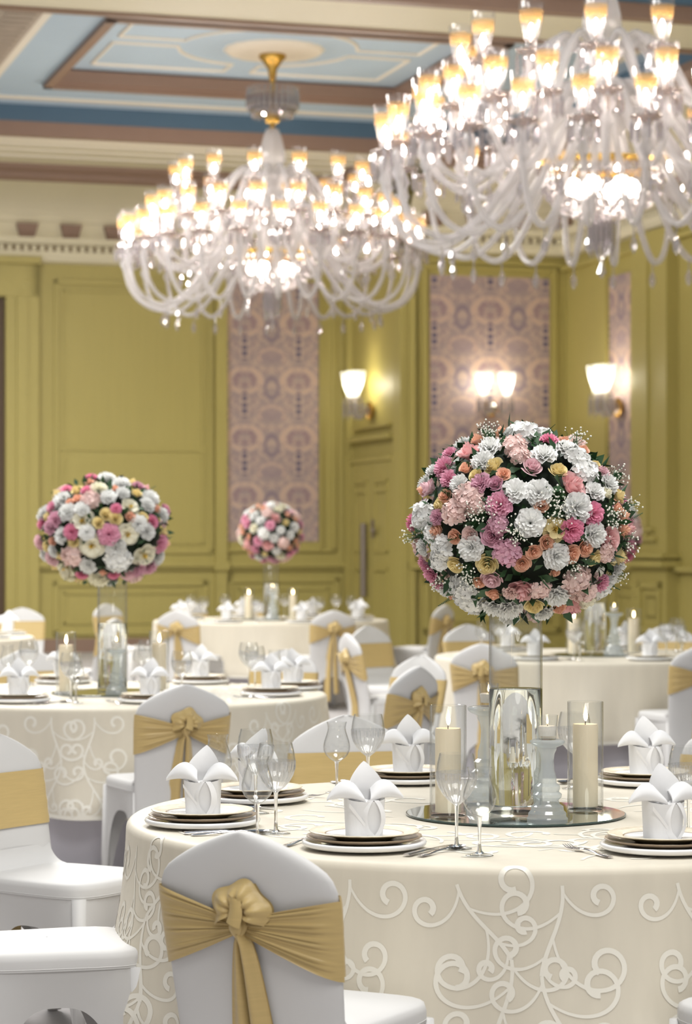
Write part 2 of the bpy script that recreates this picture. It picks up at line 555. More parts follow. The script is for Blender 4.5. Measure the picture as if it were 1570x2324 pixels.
pframe(t, 'S', 1480, 1530, 1320, 1436, 0.08, 0.16, 0.20)
pframe(t, 'S', 1395, 1450, 1316, 1436, 0.08)
wbox(t, 'S', BJ, BJ + 8, 5.08, 5.14, 0, 0.10)
struct(t, 'trim_3', M['green'], smooth=False)

# wallpaper panels
def paper(p, x0, x1, y0, y1, parent, phase):
    a, b = sorted((uof(p, x0), uof(p, x1)))
    xm = (x0 + x1) / 2
    z0, z1 = zof(p, xm, y1), zof(p, xm, y0)
    o, d, n = PL[p]
    mb = MB()
    ou = a - phase
    mb.box(((a + b) / 2 - ou, 0.01, (z0 + z1) / 2), (b - a, 0.024, z1 - z0))
    ob = mb.build('wallpaper_panel', M['paper'], parent, smooth=False)
    q = wp(p, ou, 0.012, 0)
    ob.location = q
    ob.rotation_euler = (0, 0, math.atan2(d.y, d.x))
    return ob
def ph(p, xa, xb): return uof(p, xb) - uof(p, xa)
paper('L', 513, 722, 640, 1229, wl, 0.777 - 0.262)
paper('Q', 975, 1246, 628, 1229, wq, -0.06)
paper('S', 1384, 1456, 620, 1229, ws, 0.0)

# doors
dr = MB()
pbox(dr, 'L', -70, 9, 676, 1560, 0, 0.03)
struct(dr, 'door_1', M['dark'], smooth=False)
def leaf(name, u0, u1):
    z1 = zof('J', 850, 1048)
    mb = MB()
    wbox(mb, 'J', u0, u1, 0.02, z1, 0, 0.04)
    wd = u1 - u0
    for z0, zz in ((0.25, 1.15), (1.35, z1 - 0.25)):
        wbox(mb, 'J', u0 + wd * 0.18, u0 + wd * 0.22, z0, zz, 0.04, 0.06)
        wbox(mb, 'J', u1 - wd * 0.22, u1 - wd * 0.18, z0, zz, 0.04, 0.06)
        wbox(mb, 'J', u0 + wd * 0.18, u1 - wd * 0.18, z0, z0 + 0.04, 0.04, 0.06)
        wbox(mb, 'J', u0 + wd * 0.18, u1 - wd * 0.18, zz - 0.04, zz, 0.04, 0.07)
    wbox(mb, 'J', u0 + wd * 0.25, u1 - wd * 0.25, z1 - 0.42, z1 - 0.36, 0.04, 0.07)
    return struct(mb, name, M['green'], smooth=False)
d2 = leaf('door_2', 0.34, 1.22)
d3 = leaf('door_3', 1.24, 2.12)
hb = MB()
q = Vector(wp('J', 1.05, 0.10, 0))
hb.tube([(q.x, q.y, 0.75), (q.x, q.y, 1.75)], 0.05, 10)
hb.build('door_handle', M['pewter'], d2, sharp=40)
hb = MB()
q = Vector(wp('J', 1.40, 0.10, 0))
wbox(hb, 'J', 1.36, 1.42, 1.55, 1.80, 0.04, 0.09)
hb.tube([Vector(wp('J', 1.40, 0.08, 1.68)), Vector(wp('J', 1.58, 0.14, 1.66))], 0.03, 8)
hb.build('door_handle', M['pewter'], d3, sharp=40)

# cornice: dentils, brown blocks, cove, timber band; per wall
def cornice(name, p, u0, u1, blocks, tb=1.2):
    mb = MB()
    def sweep(prof, m):
        k = len(prof)
        vs = [wp(p, u, t, z) for u in (u0, u1) for t, z in prof]
        mb.add(vs, [(i, i + 1, k + i + 1, k + i) for i in range(k - 1)], m)
    sweep([(0, 5.27), (0.10, 5.29), (0.14, 5.36), (0.14, 5.42)], 0)
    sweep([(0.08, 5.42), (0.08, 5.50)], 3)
    sweep([(0.14, 5.42), (0.08, 5.42)], 0)
    sweep([(0.08, 5.50), (0.22, 5.51), (0.26, 5.56), (0.26, 5.59), (0.12, 5.60), (0.12, 5.80)], 0)
    sweep([(0.12, 5.80)] + [(0.14 + (tb - 0.14) * (1 - cos(PI / 2 * i / 8)) , 5.82 + 0.40 * sin(PI / 2 * i / 8)) for i in range(9)], 0)
    sweep([(tb - 0.02, 6.20), (tb, 6.20), (tb + 0.06, 6.24), (tb + 0.08, 6.30), (tb + 0.16, 6.34), (tb + 0.2, 6.42)], 2)
    n = int((u1 - u0) / 0.11)
    for i in range(n):
        a = u0 + (i + 0.5) * (u1 - u0) / n
        wbox(mb, p, a - 0.03, a + 0.03, 5.425, 5.495, 0.08, 0.14, 0)
    for a in blocks:
        vs = []
        for (zz, wv, tt) in ((5.60, 0.10, 0.16), (5.78, 0.145, 0.22)):
            for s1, t1 in ((-1, 0.1), (1, 0.1), (1, tt), (-1, tt)):
                vs.append(wp(p, a + s1 * wv, t1, zz))
        mb.add(vs, [(0, 1, 2, 3), (4, 7, 6, 5), (0, 4, 5, 1), (1, 5, 6, 2), (2, 6, 7, 3), (3, 7, 4, 0)], 2)
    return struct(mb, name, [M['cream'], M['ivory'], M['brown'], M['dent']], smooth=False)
ub = uof('L', 57)
st = uof('L', 156) - ub
cornice('trim_4', 'L', -9.0, AJ, [ub + st * i for i in range(-5, 9) if ub + st * i < -0.1])
cornice('trim_5', 'J', 0.0, BJ, [0.35 + st * i for i in range(4)], tb=0.5)
cornice('trim_6', 'Q', AJ, AS, [AJ + 0.3 + st * i for i in range(4)])
cornice('trim_7', 'S', BJ, 16.0, [BJ + 0.4 + st * i for i in range(20)])

# coffered ceiling
def cb(mb, a0, a1, b0, b1, z0, z1, m=0):
    vs = [tuple(O0 + E1 * a + NN * b + Vector((0, 0, z))) for a in (a0, a1) for b in (b0, b1) for z in (z0, z1)]
    mb.add(vs, [(0, 1, 3, 2), (4, 6, 7, 5), (0, 4, 5, 1), (2, 3, 7, 6), (0, 2, 6, 4), (1, 5, 7, 3)], m)
ZS, Z1, Z2 = 6.40, 6.75, 6.92
A0, A1, B0, B1 = -7.3, 1.0, 3.6, 10.45
I0, I1, J0, J1 = -5.10, -0.88, 5.05, 8.75
ce = MB()
cb(ce, -13, 6, -0.3, B0, ZS, ZS + 0.6, 0)           # soffit by the back wall
cb(ce, -13, 6, B1, 11.75, ZS, ZS + 0.6, 0)          # beam between the coffers
cb(ce, -13, A0, B0, B1, ZS, ZS + 0.6, 0)
cb(ce, A1, 6, B0, B1, ZS, ZS + 0.6, 0)
# coffer plane, cut around the inner tray
cb(ce, A0, I0, B0, B1, Z1, Z1 + 0.3, 1)
cb(ce, I1, A1, B0, B1, Z1, Z1 + 0.3, 1)
cb(ce, I0, I1, B0, J0, Z1, Z1 + 0.3, 1)
cb(ce, I0, I1, J1, B1, Z1, Z1 + 0.3, 1)
cb(ce, I0 - 0.1, I1 + 0.1, J0 - 0.1, J1 + 0.1, Z2, Z2 + 0.2, 1)
cb(ce, -13, 6, 11.75, 35, Z1, Z1 + 0.3, 1)
struct(ce, 'ceiling', [M['cream'], M['blue']], smooth=False)
cm = MB()
def ringbox(a0, a1, b0, b1, wd, z0, z1, m):
    cb(cm, a0, a1, b0, b0 + wd, z0, z1, m)
    cb(cm, a0, a1, b1 - wd, b1, z0, z1, m)
    cb(cm, a0, a0 + wd, b0, b1, z0, z1, m)
    cb(cm, a1 - wd, a1, b0, b1, z0, z1, m)
ringbox(A0 - .06, A1 + .06, B0 - .06, B1 + .06, 0.10, ZS - 0.03, ZS + 0.17, 0)    # timber lip of the coffer
ringbox(A0, A1, B0, B1, 0.05, ZS + 0.15, Z1, 1)                                   # deep blue riser
ringbox(A0 + .32, A1 - .32, B0 + .42, B1 - .42, 0.16, Z1 - 0.015, Z1 + 0.05, 2)   # pale line
ringbox(I0 - .05, I1 + .05, J0 - .05, J1 + .05, 0.10, Z1 - 0.06, Z1 + 0.05, 0)    # timber edge of the tray
ringbox(I0, I1, J0, J1, 0.09, Z1, Z2 - 0.02, 0)
cb(cm, -13, 6, 11.70, 11.85, ZS - 0.04, ZS + 0.2, 0)
cb(cm, -13, 6, 11.85, 11.95, ZS + 0.1, Z1, 1)
for k, bb in enumerate((2.0, 2.5, 2.9, 3.25)):                                   # lines on the soffit
    cb(cm, -13, 5, bb, bb + (0.05 if k % 2 else 0.09), ZS - 0.025, ZS + 0.02, 2)
# carved strip on the left of the coffer between two pale borders
sa = -6.32
cb(cm, sa, sa + 0.62, B0 + 0.55, B1 - 0.5, Z1 - 0.02, Z1 + 0.02, 2)
cb(cm, sa + 0.10, sa + 0.52, B0 + 0.6, B1 - 0.55, Z1 - 0.03, Z1 + 0.02, 3)
for k in range(26):
    b_ = B0 + 0.75 + k * 0.215
    cb(cm, sa + 0.16, sa + 0.46, b_, b_ + 0.11, Z1 - 0.045, Z1, 3)
# ivory line moulding on the tray: four corner panels around a ring, and the rosette
ca, cb_ = (I0 + I1) / 2, 6.90
def cpt(a, b, z): return O0 + E1 * a + NN * b + Vector((0, 0, z))
for sx_ in (-1, 1):
    for sy_ in (-1, 1):
        hx, hy, rr, g = (I1 - I0) / 2 - 0.42, 1.38, 0.98, 0.16
        def C2(x, y): return cpt(ca + sx_ * x, cb_ + sy_ * y, Z2 - 0.005)
        pts = [C2(hx, g), C2(hx, hy), C2(g, hy)]
        a_1, a_0 = PI / 2 - math.asin(g / rr), math.asin(g / rr)
        arc = [C2(rr * cos(a_1 + (a_0 - a_1) * i / 10), rr * sin(a_1 + (a_0 - a_1) * i / 10)) for i in range(11)]
        cm.tube(pts[:1] + pts[1:2], 0.022, 6, 2)
        cm.tube(pts[1:3], 0.022, 6, 2)
        cm.tube([pts[2]] + arc + [pts[0]], 0.022, 6, 2)
struct(cm, 'trim_8', [M['brown'], M['navy'], M['ivory'], M['fret']], smooth=False)
rc = px(622, 115, 26.7)
rc.z = Z2
ro = MB()
ro.lathe([(0.001, -0.05), (0.2, -0.06), (0.24, -0.03), (0.50, -0.045), (0.54, -0.02), (0.56, 0.01)], 40, c=(rc.x, rc.y, Z2), rf=lambda t, r, z: 1 + 0.02 * cos(24 * t))
struct(ro, 'trim_9', M['ivory'])

# ------------------------------------------------------------------ chandeliers
def smoothpath(pts, n=5):
    out = []
    P = [Vector(p) for p in pts]
    for i in range(len(P) - 1):
        p0, p1, p2, p3 = P[max(i - 1, 0)], P[i], P[i + 1], P[min(i + 2, len(P) - 1)]
        for k in range(n):
            t_ = k / n
            out.append(0.5 * ((2 * p1) + (-p0 + p2) * t_ + (2 * p0 - 5 * p1 + 4 * p2 - p3) * t_ ** 2 + (-p0 + 3 * p1 - 3 * p2 + p3) * t_ ** 3))
    out.append(P[-1])
    return out

TIERS = [  # radius, cup height, count, path of the arm as (r, z)
    (1.62, 0.00, 24, [(0.28, 0.30), (0.42, 0.22), (0.70, -0.18), (0.95, -0.50), (1.20, -0.66), (1.42, -0.62), (1.56, -0.46), (1.62, -0.24)]),
    (1.33, 0.24, 20, [(0.24, 0.50), (0.40, 0.46), (0.62, 0.18), (0.82, -0.10), (1.02, -0.22), (1.18, -0.18), (1.29, -0.06), (1.33, 0.02)]),
    (1.06, 0.60, 14, [(0.20, 0.80), (0.34, 0.86), (0.52, 0.68), (0.68, 0.40), (0.84, 0.28), (0.97, 0.30), (1.04, 0.38), (1.06, 0.40)])]

_proto = {}
def chandelier(label, loc, ceil_z, scale):
    root = thing('crystal_chandelier', label, 'chandelier', loc, 0.08)
    root.scale = (scale,) * 3
    top = (ceil_z - loc[2]) / scale
    # central column of turned glass
    mb = MB()
    mb.lathe([(0.02, 1.32), (0.07, 1.30), (0.10, 1.22), (0.14, 1.05), (0.15, 0.95), (0.08, 0.86), (0.16, 0.82), (0.20, 0.78), (0.10, 0.70), (0.09, 0.58),
              (0.18, 0.52), (0.24, 0.48), (0.12, 0.40), (0.11, 0.32), (0.20, 0.30), (0.28, 0.26), (0.16, 0.18), (0.12, 0.05), (0.10, 0.0)], 20)
    mb.build('column', M['armglass'], root)
    mb = MB()
    mb.tube([(0, 0, 1.3), (0, 0, top - 0.12)], 0.028, 8)
    mb.build('rod', M['brass'], root, sharp=40)
    mb = MB()
    mb.lathe([(0.001, top - 0.30), (0.035, top - 0.28), (0.05, top - 0.16), (0.11, top - 0.07), (0.15, top - 0.03), (0.15, top)], 20)
    mb.build('ceiling_cup', M['brass'], root)
    mb = MB()
    for ring, (rr, zz, n, hh) in enumerate(((0.27, 1.62, 26, 0.26), (0.22, 1.54, 20, 0.20))):
        for k in range(n):
            a = 2 * PI * k / n
            x, y = rr * cos(a), rr * sin(a)
            mb.lathe([(0.004, 0), (0.030, 0.05), (0.034, hh * 0.6), (0.018, hh * 0.85), (0.03, hh)], 5, c=(x, y, zz - 0.12))
    mb.lathe([(0.03, 1.40), (0.10, 1.44), (0.24, 1.48), (0.26, 1.50), (0.10, 1.52), (0.03, 1.6)], 20)
    mb.build('crystal_crown', M['prism'], root, smooth=False)
    mb = MB()
    mb.lathe([(0.03, 1.36), (0.08, 1.38), (0.09, 1.42), (0.05, 1.46)], 14)
    mb.build('crown_collar', M['brass'], root)
    # beaded basket with its lamp
    mb = MB()
    for i in range(9):
        e = i / 8
        rr, zz = 0.46 * cos(e * PI / 2 * 0.93), -0.12 - 0.34 * sin(e * PI / 2)
        n = max(5, int(rr * 2 * PI / 0.07))
        for k in range(n):
            a = 2 * PI * (k + 0.5 * (i % 2)) / n
            mb.ball((rr * cos(a), rr * sin(a), zz), 0.034, 6)
    mb.build('crystal_basket', M['prism'], root, smooth=False)
    mb = MB()
    mb.lathe([(0.45, -0.11), (0.48, -0.10), (0.48, -0.06), (0.45, -0.05)], 32)
    mb.build('basket_rim', M['brass'], root, sharp=40)
    mb = MB()
    for k in range(6):
        a = PI / 3 * k
        mb.ball((0.22 * cos(a), 0.22 * sin(a), -0.24), 0.07, 8)
    mb.build('basket_lamp', M['bulb_basket'], root)
    mb = MB()
    for k in range(14):
        a = 2 * PI * k / 14
        mb.lathe([(0.002, -0.72 - 0.05 * (k % 2)), (0.02, -0.66), (0.022, -0.52), (0.006, -0.46)], 5, c=(0.09 * cos(a), 0.09 * sin(a), 0))
    mb.lathe([(0.001, -0.92), (0.035, -0.88), (0.012, -0.80), (0.05, -0.74), (0.10, -0.50), (0.14, -0.46)], 12)
    mb.build('finial', M['prism'], root, smooth=False)
    # arms
    if not _proto:
        s_ = MB()
        s_.lathe([(0.035, 0.02), (0.042, 0.06), (0.055, 0.11), (0.068, 0.17), (0.075, 0.205)], 18)
        s_.lathe([(0.0755, 0.205), (0.080, 0.245), (0.083, 0.285)], 18, 1)
        s_.lathe([(0.083, 0.285), (0.085, 0.315), (0.086, 0.345)], 18)
        b_ = MB()
        b_.lathe([(0.001, 0.105), (0.013, 0.110), (0.019, 0.135), (0.016, 0.158), (0.007, 0.182), (0.001, 0.190)], 8)
        p_ = MB()
        p_.lathe([(0.012, -0.06), (0.035, -0.03), (0.10, -0.012), (0.115, 0.01), (0.10, 0.012), (0.035, 0.02), (0.03, 0.03)], 16)
        p_.tube([(0, 0, 0.02), (0, 0, 0.11)], 0.012, 6)
        d_ = MB()
        for k in range(9):
            a = 2 * PI * k / 9
            d_.lathe([(0.002, -0.16), (0.014, -0.14), (0.015, -0.05), (0.003, -0.005)], 4, c=(0.105 * cos(a), 0.105 * sin(a), 0.0))
        g_ = MB()
        g_.lathe([(0.002, -0.20), (0.024, -0.165), (0.030, -0.13), (0.018, -0.09), (0.006, -0.07), (0.006, -0.0)], 6)
        _proto.update(shade=(s_, [M['shade'], M['amber']]), bulb=(b_, M['bulb']), drip_pan=(p_, M['pan']), prisms=(d_, M['prism']), pendant=(g_, M['prism']))
        for k, (a, b) in list(_proto.items()):
            o = a.build(k, b, None, smooth=k not in ('prisms', 'pendant'))
            _proto[k] = o.data
            bpy.data.objects.remove(o)
        for i, (rt, zt, n, path) in enumerate(TIERS):
            am = MB()
            pp = smoothpath([(r, 0, z) for r, z in path], 5)
            am.tube(pp, [0.030 - 0.006 * j / len(pp) for j in range(len(pp))], 8)
            am.lathe([(0.02, zt - 0.30), (0.05, zt - 0.24), (0.03, zt - 0.18), (0.055, zt - 0.13), (0.02, zt - 0.05)], 10, c=(rt, 0, 0.03))
            o = am.build('arm', M['armglass'], None)
            _proto['arm%d' % i] = o.data
            bpy.data.objects.remove(o)
    for i, (rt, zt, n, path) in enumerate(TIERS):
        for k in range(n):
            a = 2 * PI * (k + 0.5 * (i % 2)) / n
            arm = bpy.data.objects.new('arm', _proto['arm%d' % i])
            C.objects.link(arm)
            arm.parent = root
            arm.rotation_euler = (0, 0, a)
            low = min(path, key=lambda q: q[1])
            for nm, loc_ in (('drip_pan', (rt, 0, zt)), ('shade', (rt, 0, zt)), ('bulb', (rt, 0, zt)), ('prisms', (rt, 0, zt - 0.01)), ('pendant', (low[0], 0, low[1] - 0.02))):
                o = bpy.data.objects.new(nm, _proto[nm])
                C.objects.link(o)
                o.parent = arm
                o.location = loc_
    return root
lc = px(618, 555, 26.7)
chandelier('large crystal chandelier hanging whole at the left, under the ivory ceiling rosette', (lc.x, lc.y, 4.74), Z2 - 0.06, 1.0)
chandelier('nearer crystal chandelier cut off by the right edge, with glowing basket', (2.0, 18.95, 4.52), Z1, 1.05)

# ------------------------------------------------------------------ wall sconces
def sconce(label, p, x, y, spread, out, n=2, s=1.0):
    u, z = uof(p, x), zof(p, x, y)
    o_, d, nrm = PL[p]
    q = wp(p, u, 0.03, z)
    root = thing('wall_sconce', label, 'wall lamp', q, math.atan2(d.y, d.x))
    root.scale = (s,) * 3
    mb = MB()
    mb.lathe([(0.001, 0.0), (0.08, 0.005), (0.13, 0.02), (0.14, 0.05)], 20, M=Matrix.Rotation(R(-90), 4, 'X') @ Matrix.Scale(-1, 4, (0, 0, 1)) if False else Matrix.Rotation(R(90), 4, 'X'))
    mb.build('backplate', M['brass'], root)
    mb = MB()
    mb.ball((0, -0.12, 0.0), 0.11, 10)
    mb.tube([(0, -0.02, 0), (0, -0.14, 0)], 0.035, 8)
    mb.build('crystal_boss', M['prism'], root, smooth=False)
    for k in range(n):
        sx_ = (k - (n - 1) / 2) * 2 * spread if n > 1 else 0
        mb = MB()
        mb.tube(smoothpath([(0, -0.14, 0), (sx_ * 0.5, -out * 0.6, -0.12), (sx_, -out, -0.02), (sx_, -out, 0.12)], 5), 0.022, 8)
        arm = mb.build('arm', M['armglass'], root)
        mb = MB()
        mb.lathe([(0.03, 0.14), (0.12, 0.17), (0.125, 0.18), (0.03, 0.19)], 16, c=(sx_, -out, 0))
        for j in range(10):
            a = 2 * PI * j / 10
            mb.lathe([(0.002, -0.10 - 0.06 * (j % 2)), (0.018, -0.06), (0.018, 0.10), (0.003, 0.16)], 5, c=(sx_ + 0.11 * cos(a), -out + 0.11 * sin(a), 0))
        mb.build('prisms', M['prism'], arm, smooth=False)
        mb = MB()
        mb.lathe([(0.05, 0.20), (0.08, 0.30), (0.12, 0.42), (0.145, 0.52)], 18, c=(sx_, -out, 0))
        mb.lathe([(0.145, 0.52), (0.155, 0.56), (0.16, 0.60)], 18, 1, c=(sx_, -out, 0))
        mb.build('shade', [M['frost'], M['frost']], arm)
        mb = MB()
        mb.ball((sx_, -out, 0.40), 0.075, 10, sz=1.3)
        mb.build('bulb', M['sbulb'], arm)
    return root
sconce('twin-shade crystal sconce on the mauve wallpaper behind the big bouquet', 'Q', 1108, 928, 0.205, 0.30, s=0.78)
sconce('crystal sconce on the narrow green wall left of the big bouquet', 'J', 848, 932, 0.13, 0.30, s=0.88)
sconce('twin-shade crystal sconce on the right-hand wall beside the narrow wallpaper strip', 'S', 1413, 925, 0.14, 0.30, s=0.88)

# ------------------------------------------------------------------ tables and cloths
TR, TH_ = 1.05, 0.75
AMP = 1.0
def fold(th, h, seed):
    """Outward swing of the hanging cloth at angle th and drop h."""
    k = min(1.0, h / 0.42)
    f = 0.42 * sin(9 * th + seed) + 0.33 * sin(14 * th + 2.1 * seed) + 0.25 * sin(23 * th + 0.7 * seed)
    return k * (0.060 + AMP * (0.042 * f + 0.016 * sin(5 * th + seed * 3))) * (0.35 + 0.65 * k)

def cloth_pt(th, s, drop, seed, off=0.0, rad=TR):
    """Point of the cloth: s is the way walked outwards and down from the table centre."""
    rc_ = 0.022
    flat = rad - rc_
    if s <= flat:
        return (s * cos(th), s * sin(th), TH_ + 0.004 + off)
    arc = rc_ * PI / 2
    if s <= flat + arc:
        a = (s - flat) / rc_
        r = flat + (rc_ + off) * sin(a)
        return (r * cos(th), r * sin(th), TH_ + 0.004 - rc_ + (rc_ + off) * cos(a))
    h = s - flat - arc
    r = rad + off + fold(th, h, seed)
    return (r * cos(th), r * sin(th), TH_ + 0.004 - rc_ - h)

def scroll_lines(rng, drop, rad):
    """Vine scrolls as lists of (arc length along the rim, s outward) with widths."""
    lines = []
    def walk(x, y, a, length, k0, k1, w0, w1, n):
        pts, ds = [], length / n
        for i in range(n + 1):
            t_ = i / n
            pts.append((x, y, w0 + (w1 - w0) * t_))
            a += (k0 + (k1 - k0) * t_ ** 1.6) * ds
            x += cos(a) * ds
            y += sin(a) * ds
        lines.append(pts)
        return pts, a
    def curl(x, y, a, sgn, size):
        walk(x, y, a, size * 5.2, sgn * 0.35 / size, sgn * 3.0 / size, 0.0028, 0.0072, 40)
    circ = 2 * PI * rad
    step = circ / 25
    for c in range(25):
        x0 = c * step + rng.uniform(-.05, .05)
        y = 0.02
        a = PI / 2 + rng.uniform(-.3, .3)
        x = x0
        for seg in range(3):
            sg = 1 if (seg + c) % 2 else -1
            L = 0.21
            pts, a2 = walk(x, y, a, L, sg * 6.5, -sg * 8.0, 0.0042, 0.0050, 14)
            for (q, s2, sz) in ((1, -sg, 0.050), (4, sg, 0.060), (8, -sg, 0.066), (11, sg, 0.042), (13, -sg, 0.030)):
                ax = math.atan2(pts[q + 1][1] - pts[q][1], pts[q + 1][0] - pts[q][0])
                curl(pts[q][0], pts[q][1], ax + s2 * 0.5, s2, sz * rng.uniform(.85, 1.2))
            x, y, a = pts[-1][0], pts[-1][1], a2 * 0.5 + PI / 4
    return lines, walk

def make_cloth_mesh(seed, rad, drop, nt=300, scrolls=True):
    mb = MB()
    rc_ = 0.022
    flat = rad - rc_
    ss = [0.001, flat * 0.5, flat * 0.9, flat] + [flat + rc_ * PI / 2 * i / 4 for i in range(1, 5)]
    ss += [flat + rc_ * PI / 2 + drop * i / 20 for i in range(1, 21)]
    mb.grid(lambda u, v: cloth_pt(2 * PI * u, ss[min(int(round(v * (len(ss) - 1))), len(ss) - 1)], drop, seed, 0, rad), nt, len(ss) - 1, cu=True, m=0)
    # hem
    sh = ss[-1]
    mb.grid(lambda u, v: cloth_pt(2 * PI * u, sh - 0.018 * v, drop, seed, 0.0015 if 0 < v < 1 else 0.0008, rad), nt, 2, cu=True, m=1)
    if scrolls:
        rng = random.Random(int(seed * 100))
        lines, _ = scroll_lines(rng, drop, rad)
        smax = ss[-1] - 0.012
        base = flat + rc_ * PI / 2
        lay = [0]
        def ribbon(pts, to_s, off):
            vs = []
            lay[0] += 1
            off += (lay[0] % 60) * 8e-6
            for i, (x, y, wd) in enumerate(pts):
                x2, y2, _w = pts[min(i + 1, len(pts) - 1)]
                x1, y1, _w = pts[max(i - 1, 0)]
                l = math.hypot(x2 - x1, y2 - y1) or 1
                nx, ny = -(y2 - y1) / l, (x2 - x1) / l
                for sg in (-1, 1):
                    vs.append(to_s(x + sg * nx * wd, y + sg * ny * wd, off + i * 4e-6))
            fs = []
            for i in range(len(pts) - 1):
                if max(p[1] for p in pts[i:i + 2]) > smax - base: continue
                fs.append((2 * i, 2 * i + 2, 2 * i + 3, 2 * i + 1))
            mb.add(vs, fs, 1)
        for pts in lines:
            ribbon(pts, lambda x, y, o: cloth_pt(x / rad, base + y, drop, seed, o, rad), 0.0007)
        # the same scrolls woven on the top
        for _ in range(190):
            a0, r0 = rng.uniform(0, 2 * PI), rad * math.sqrt(rng.uniform(0.02, 0.86))
            x, y, a = r0 * cos(a0), r0 * sin(a0), rng.uniform(0, 2 * PI)
            sg = rng.choice((-1, 1))
            pts = []
            for i in range(26):
                pts.append((x, y, 0.004 + 0.006 * i / 25))
                a += sg * (4 + 26 * (i / 25) ** 1.5) * 0.014
                x += cos(a) * 0.014
                y += sin(a) * 0.014
            if max(math.hypot(p[0], p[1]) for p in pts) > rad - 0.04 or min(math.hypot(p[0], p[1]) for p in pts) < 0.33: continue
            ribbon([(p[0], p[1], p[2]) for p in pts], lambda x, y, o: (x, y, TH_ + 0.004 + o), 0.0005)
    o = mb.build('tablecloth', [M['cloth'], M['scroll']], None)
    return o

TABLES = {  # name: (x, y, radius, seed, how to tell it)
    'near': (0.459, 6.56, 1.05, 1.3, 'nearest table'),
    'left': (-1.142, 11.85, 1.05, 2.4, 'left middle table'),
    'right': (1.63, 15.85, 1.05, 3.6, 'right background table'),
    'far': (-0.715, 23.1, 1.12, 4.9, 'far centre table'),
    'edge': (-3.50, 19.0, 1.05, 5.2, 'far left table')}
tlab = {'near': 'nearest round banquet table, under the cloth with the sharpest scrollwork', 'left': 'round banquet table at the left behind the nearest one',
        'right': 'round banquet table in the right background behind the big vase', 'far': 'round banquet table farthest away, before the left wallpaper panel',
        'edge': 'round banquet table far left, cut off by the left edge'}
clab = {'near': 'ivory damask cloth with large white scrolls on the nearest table', 'left': 'ivory scroll-pattern cloth on the left middle table behind the nearest one',
        'right': 'ivory cloth hanging in broad folds on the right background table', 'far': 'ivory cloth in vertical folds on the farthest table',
        'edge': 'ivory cloth on the far left table cut by the photo edge'}
for k, (tx, ty, tr, seed, _n) in TABLES.items():
    t = thing('banquet_table', tlab[k], 'table', (tx, ty, 0), 0, 'round banquet tables')
    mb = MB()
    mb.lathe([(0.001, TH_ - 0.03), (tr - 0.03, TH_ - 0.03), (tr - 0.012, TH_ - 0.02), (tr - 0.03, TH_ - 0.002), (0.001, TH_ - 0.002)], 64)
    mb.build('tabletop', M['skirt'], t, sharp=40)
    mb = MB()
    rs = tr - 0.17
    def skirt_pt(u, v):
        q = rs + 0.05 * (1 - v) + 0.012 * sin(20 * 2 * PI * u) * (1.3 - v)
        return (q * cos(2 * PI * u), q * sin(2 * PI * u), 0.004 + v * (TH_ - 0.04))
    mb.grid(skirt_pt, 200, 4, cu=True)
    mb.build('underskirt', M['skirt'], t)
    AMP = 1.25 if k == 'near' else 1.6
    c = make_cloth_mesh(seed, tr, 0.47, 300 if k in ('near', 'left') else 220, k in ('near', 'left'))
    c.location = (tx, ty, 0)
    tag(c, clab[k], 'tablecloth', 'ivory tablecloths')

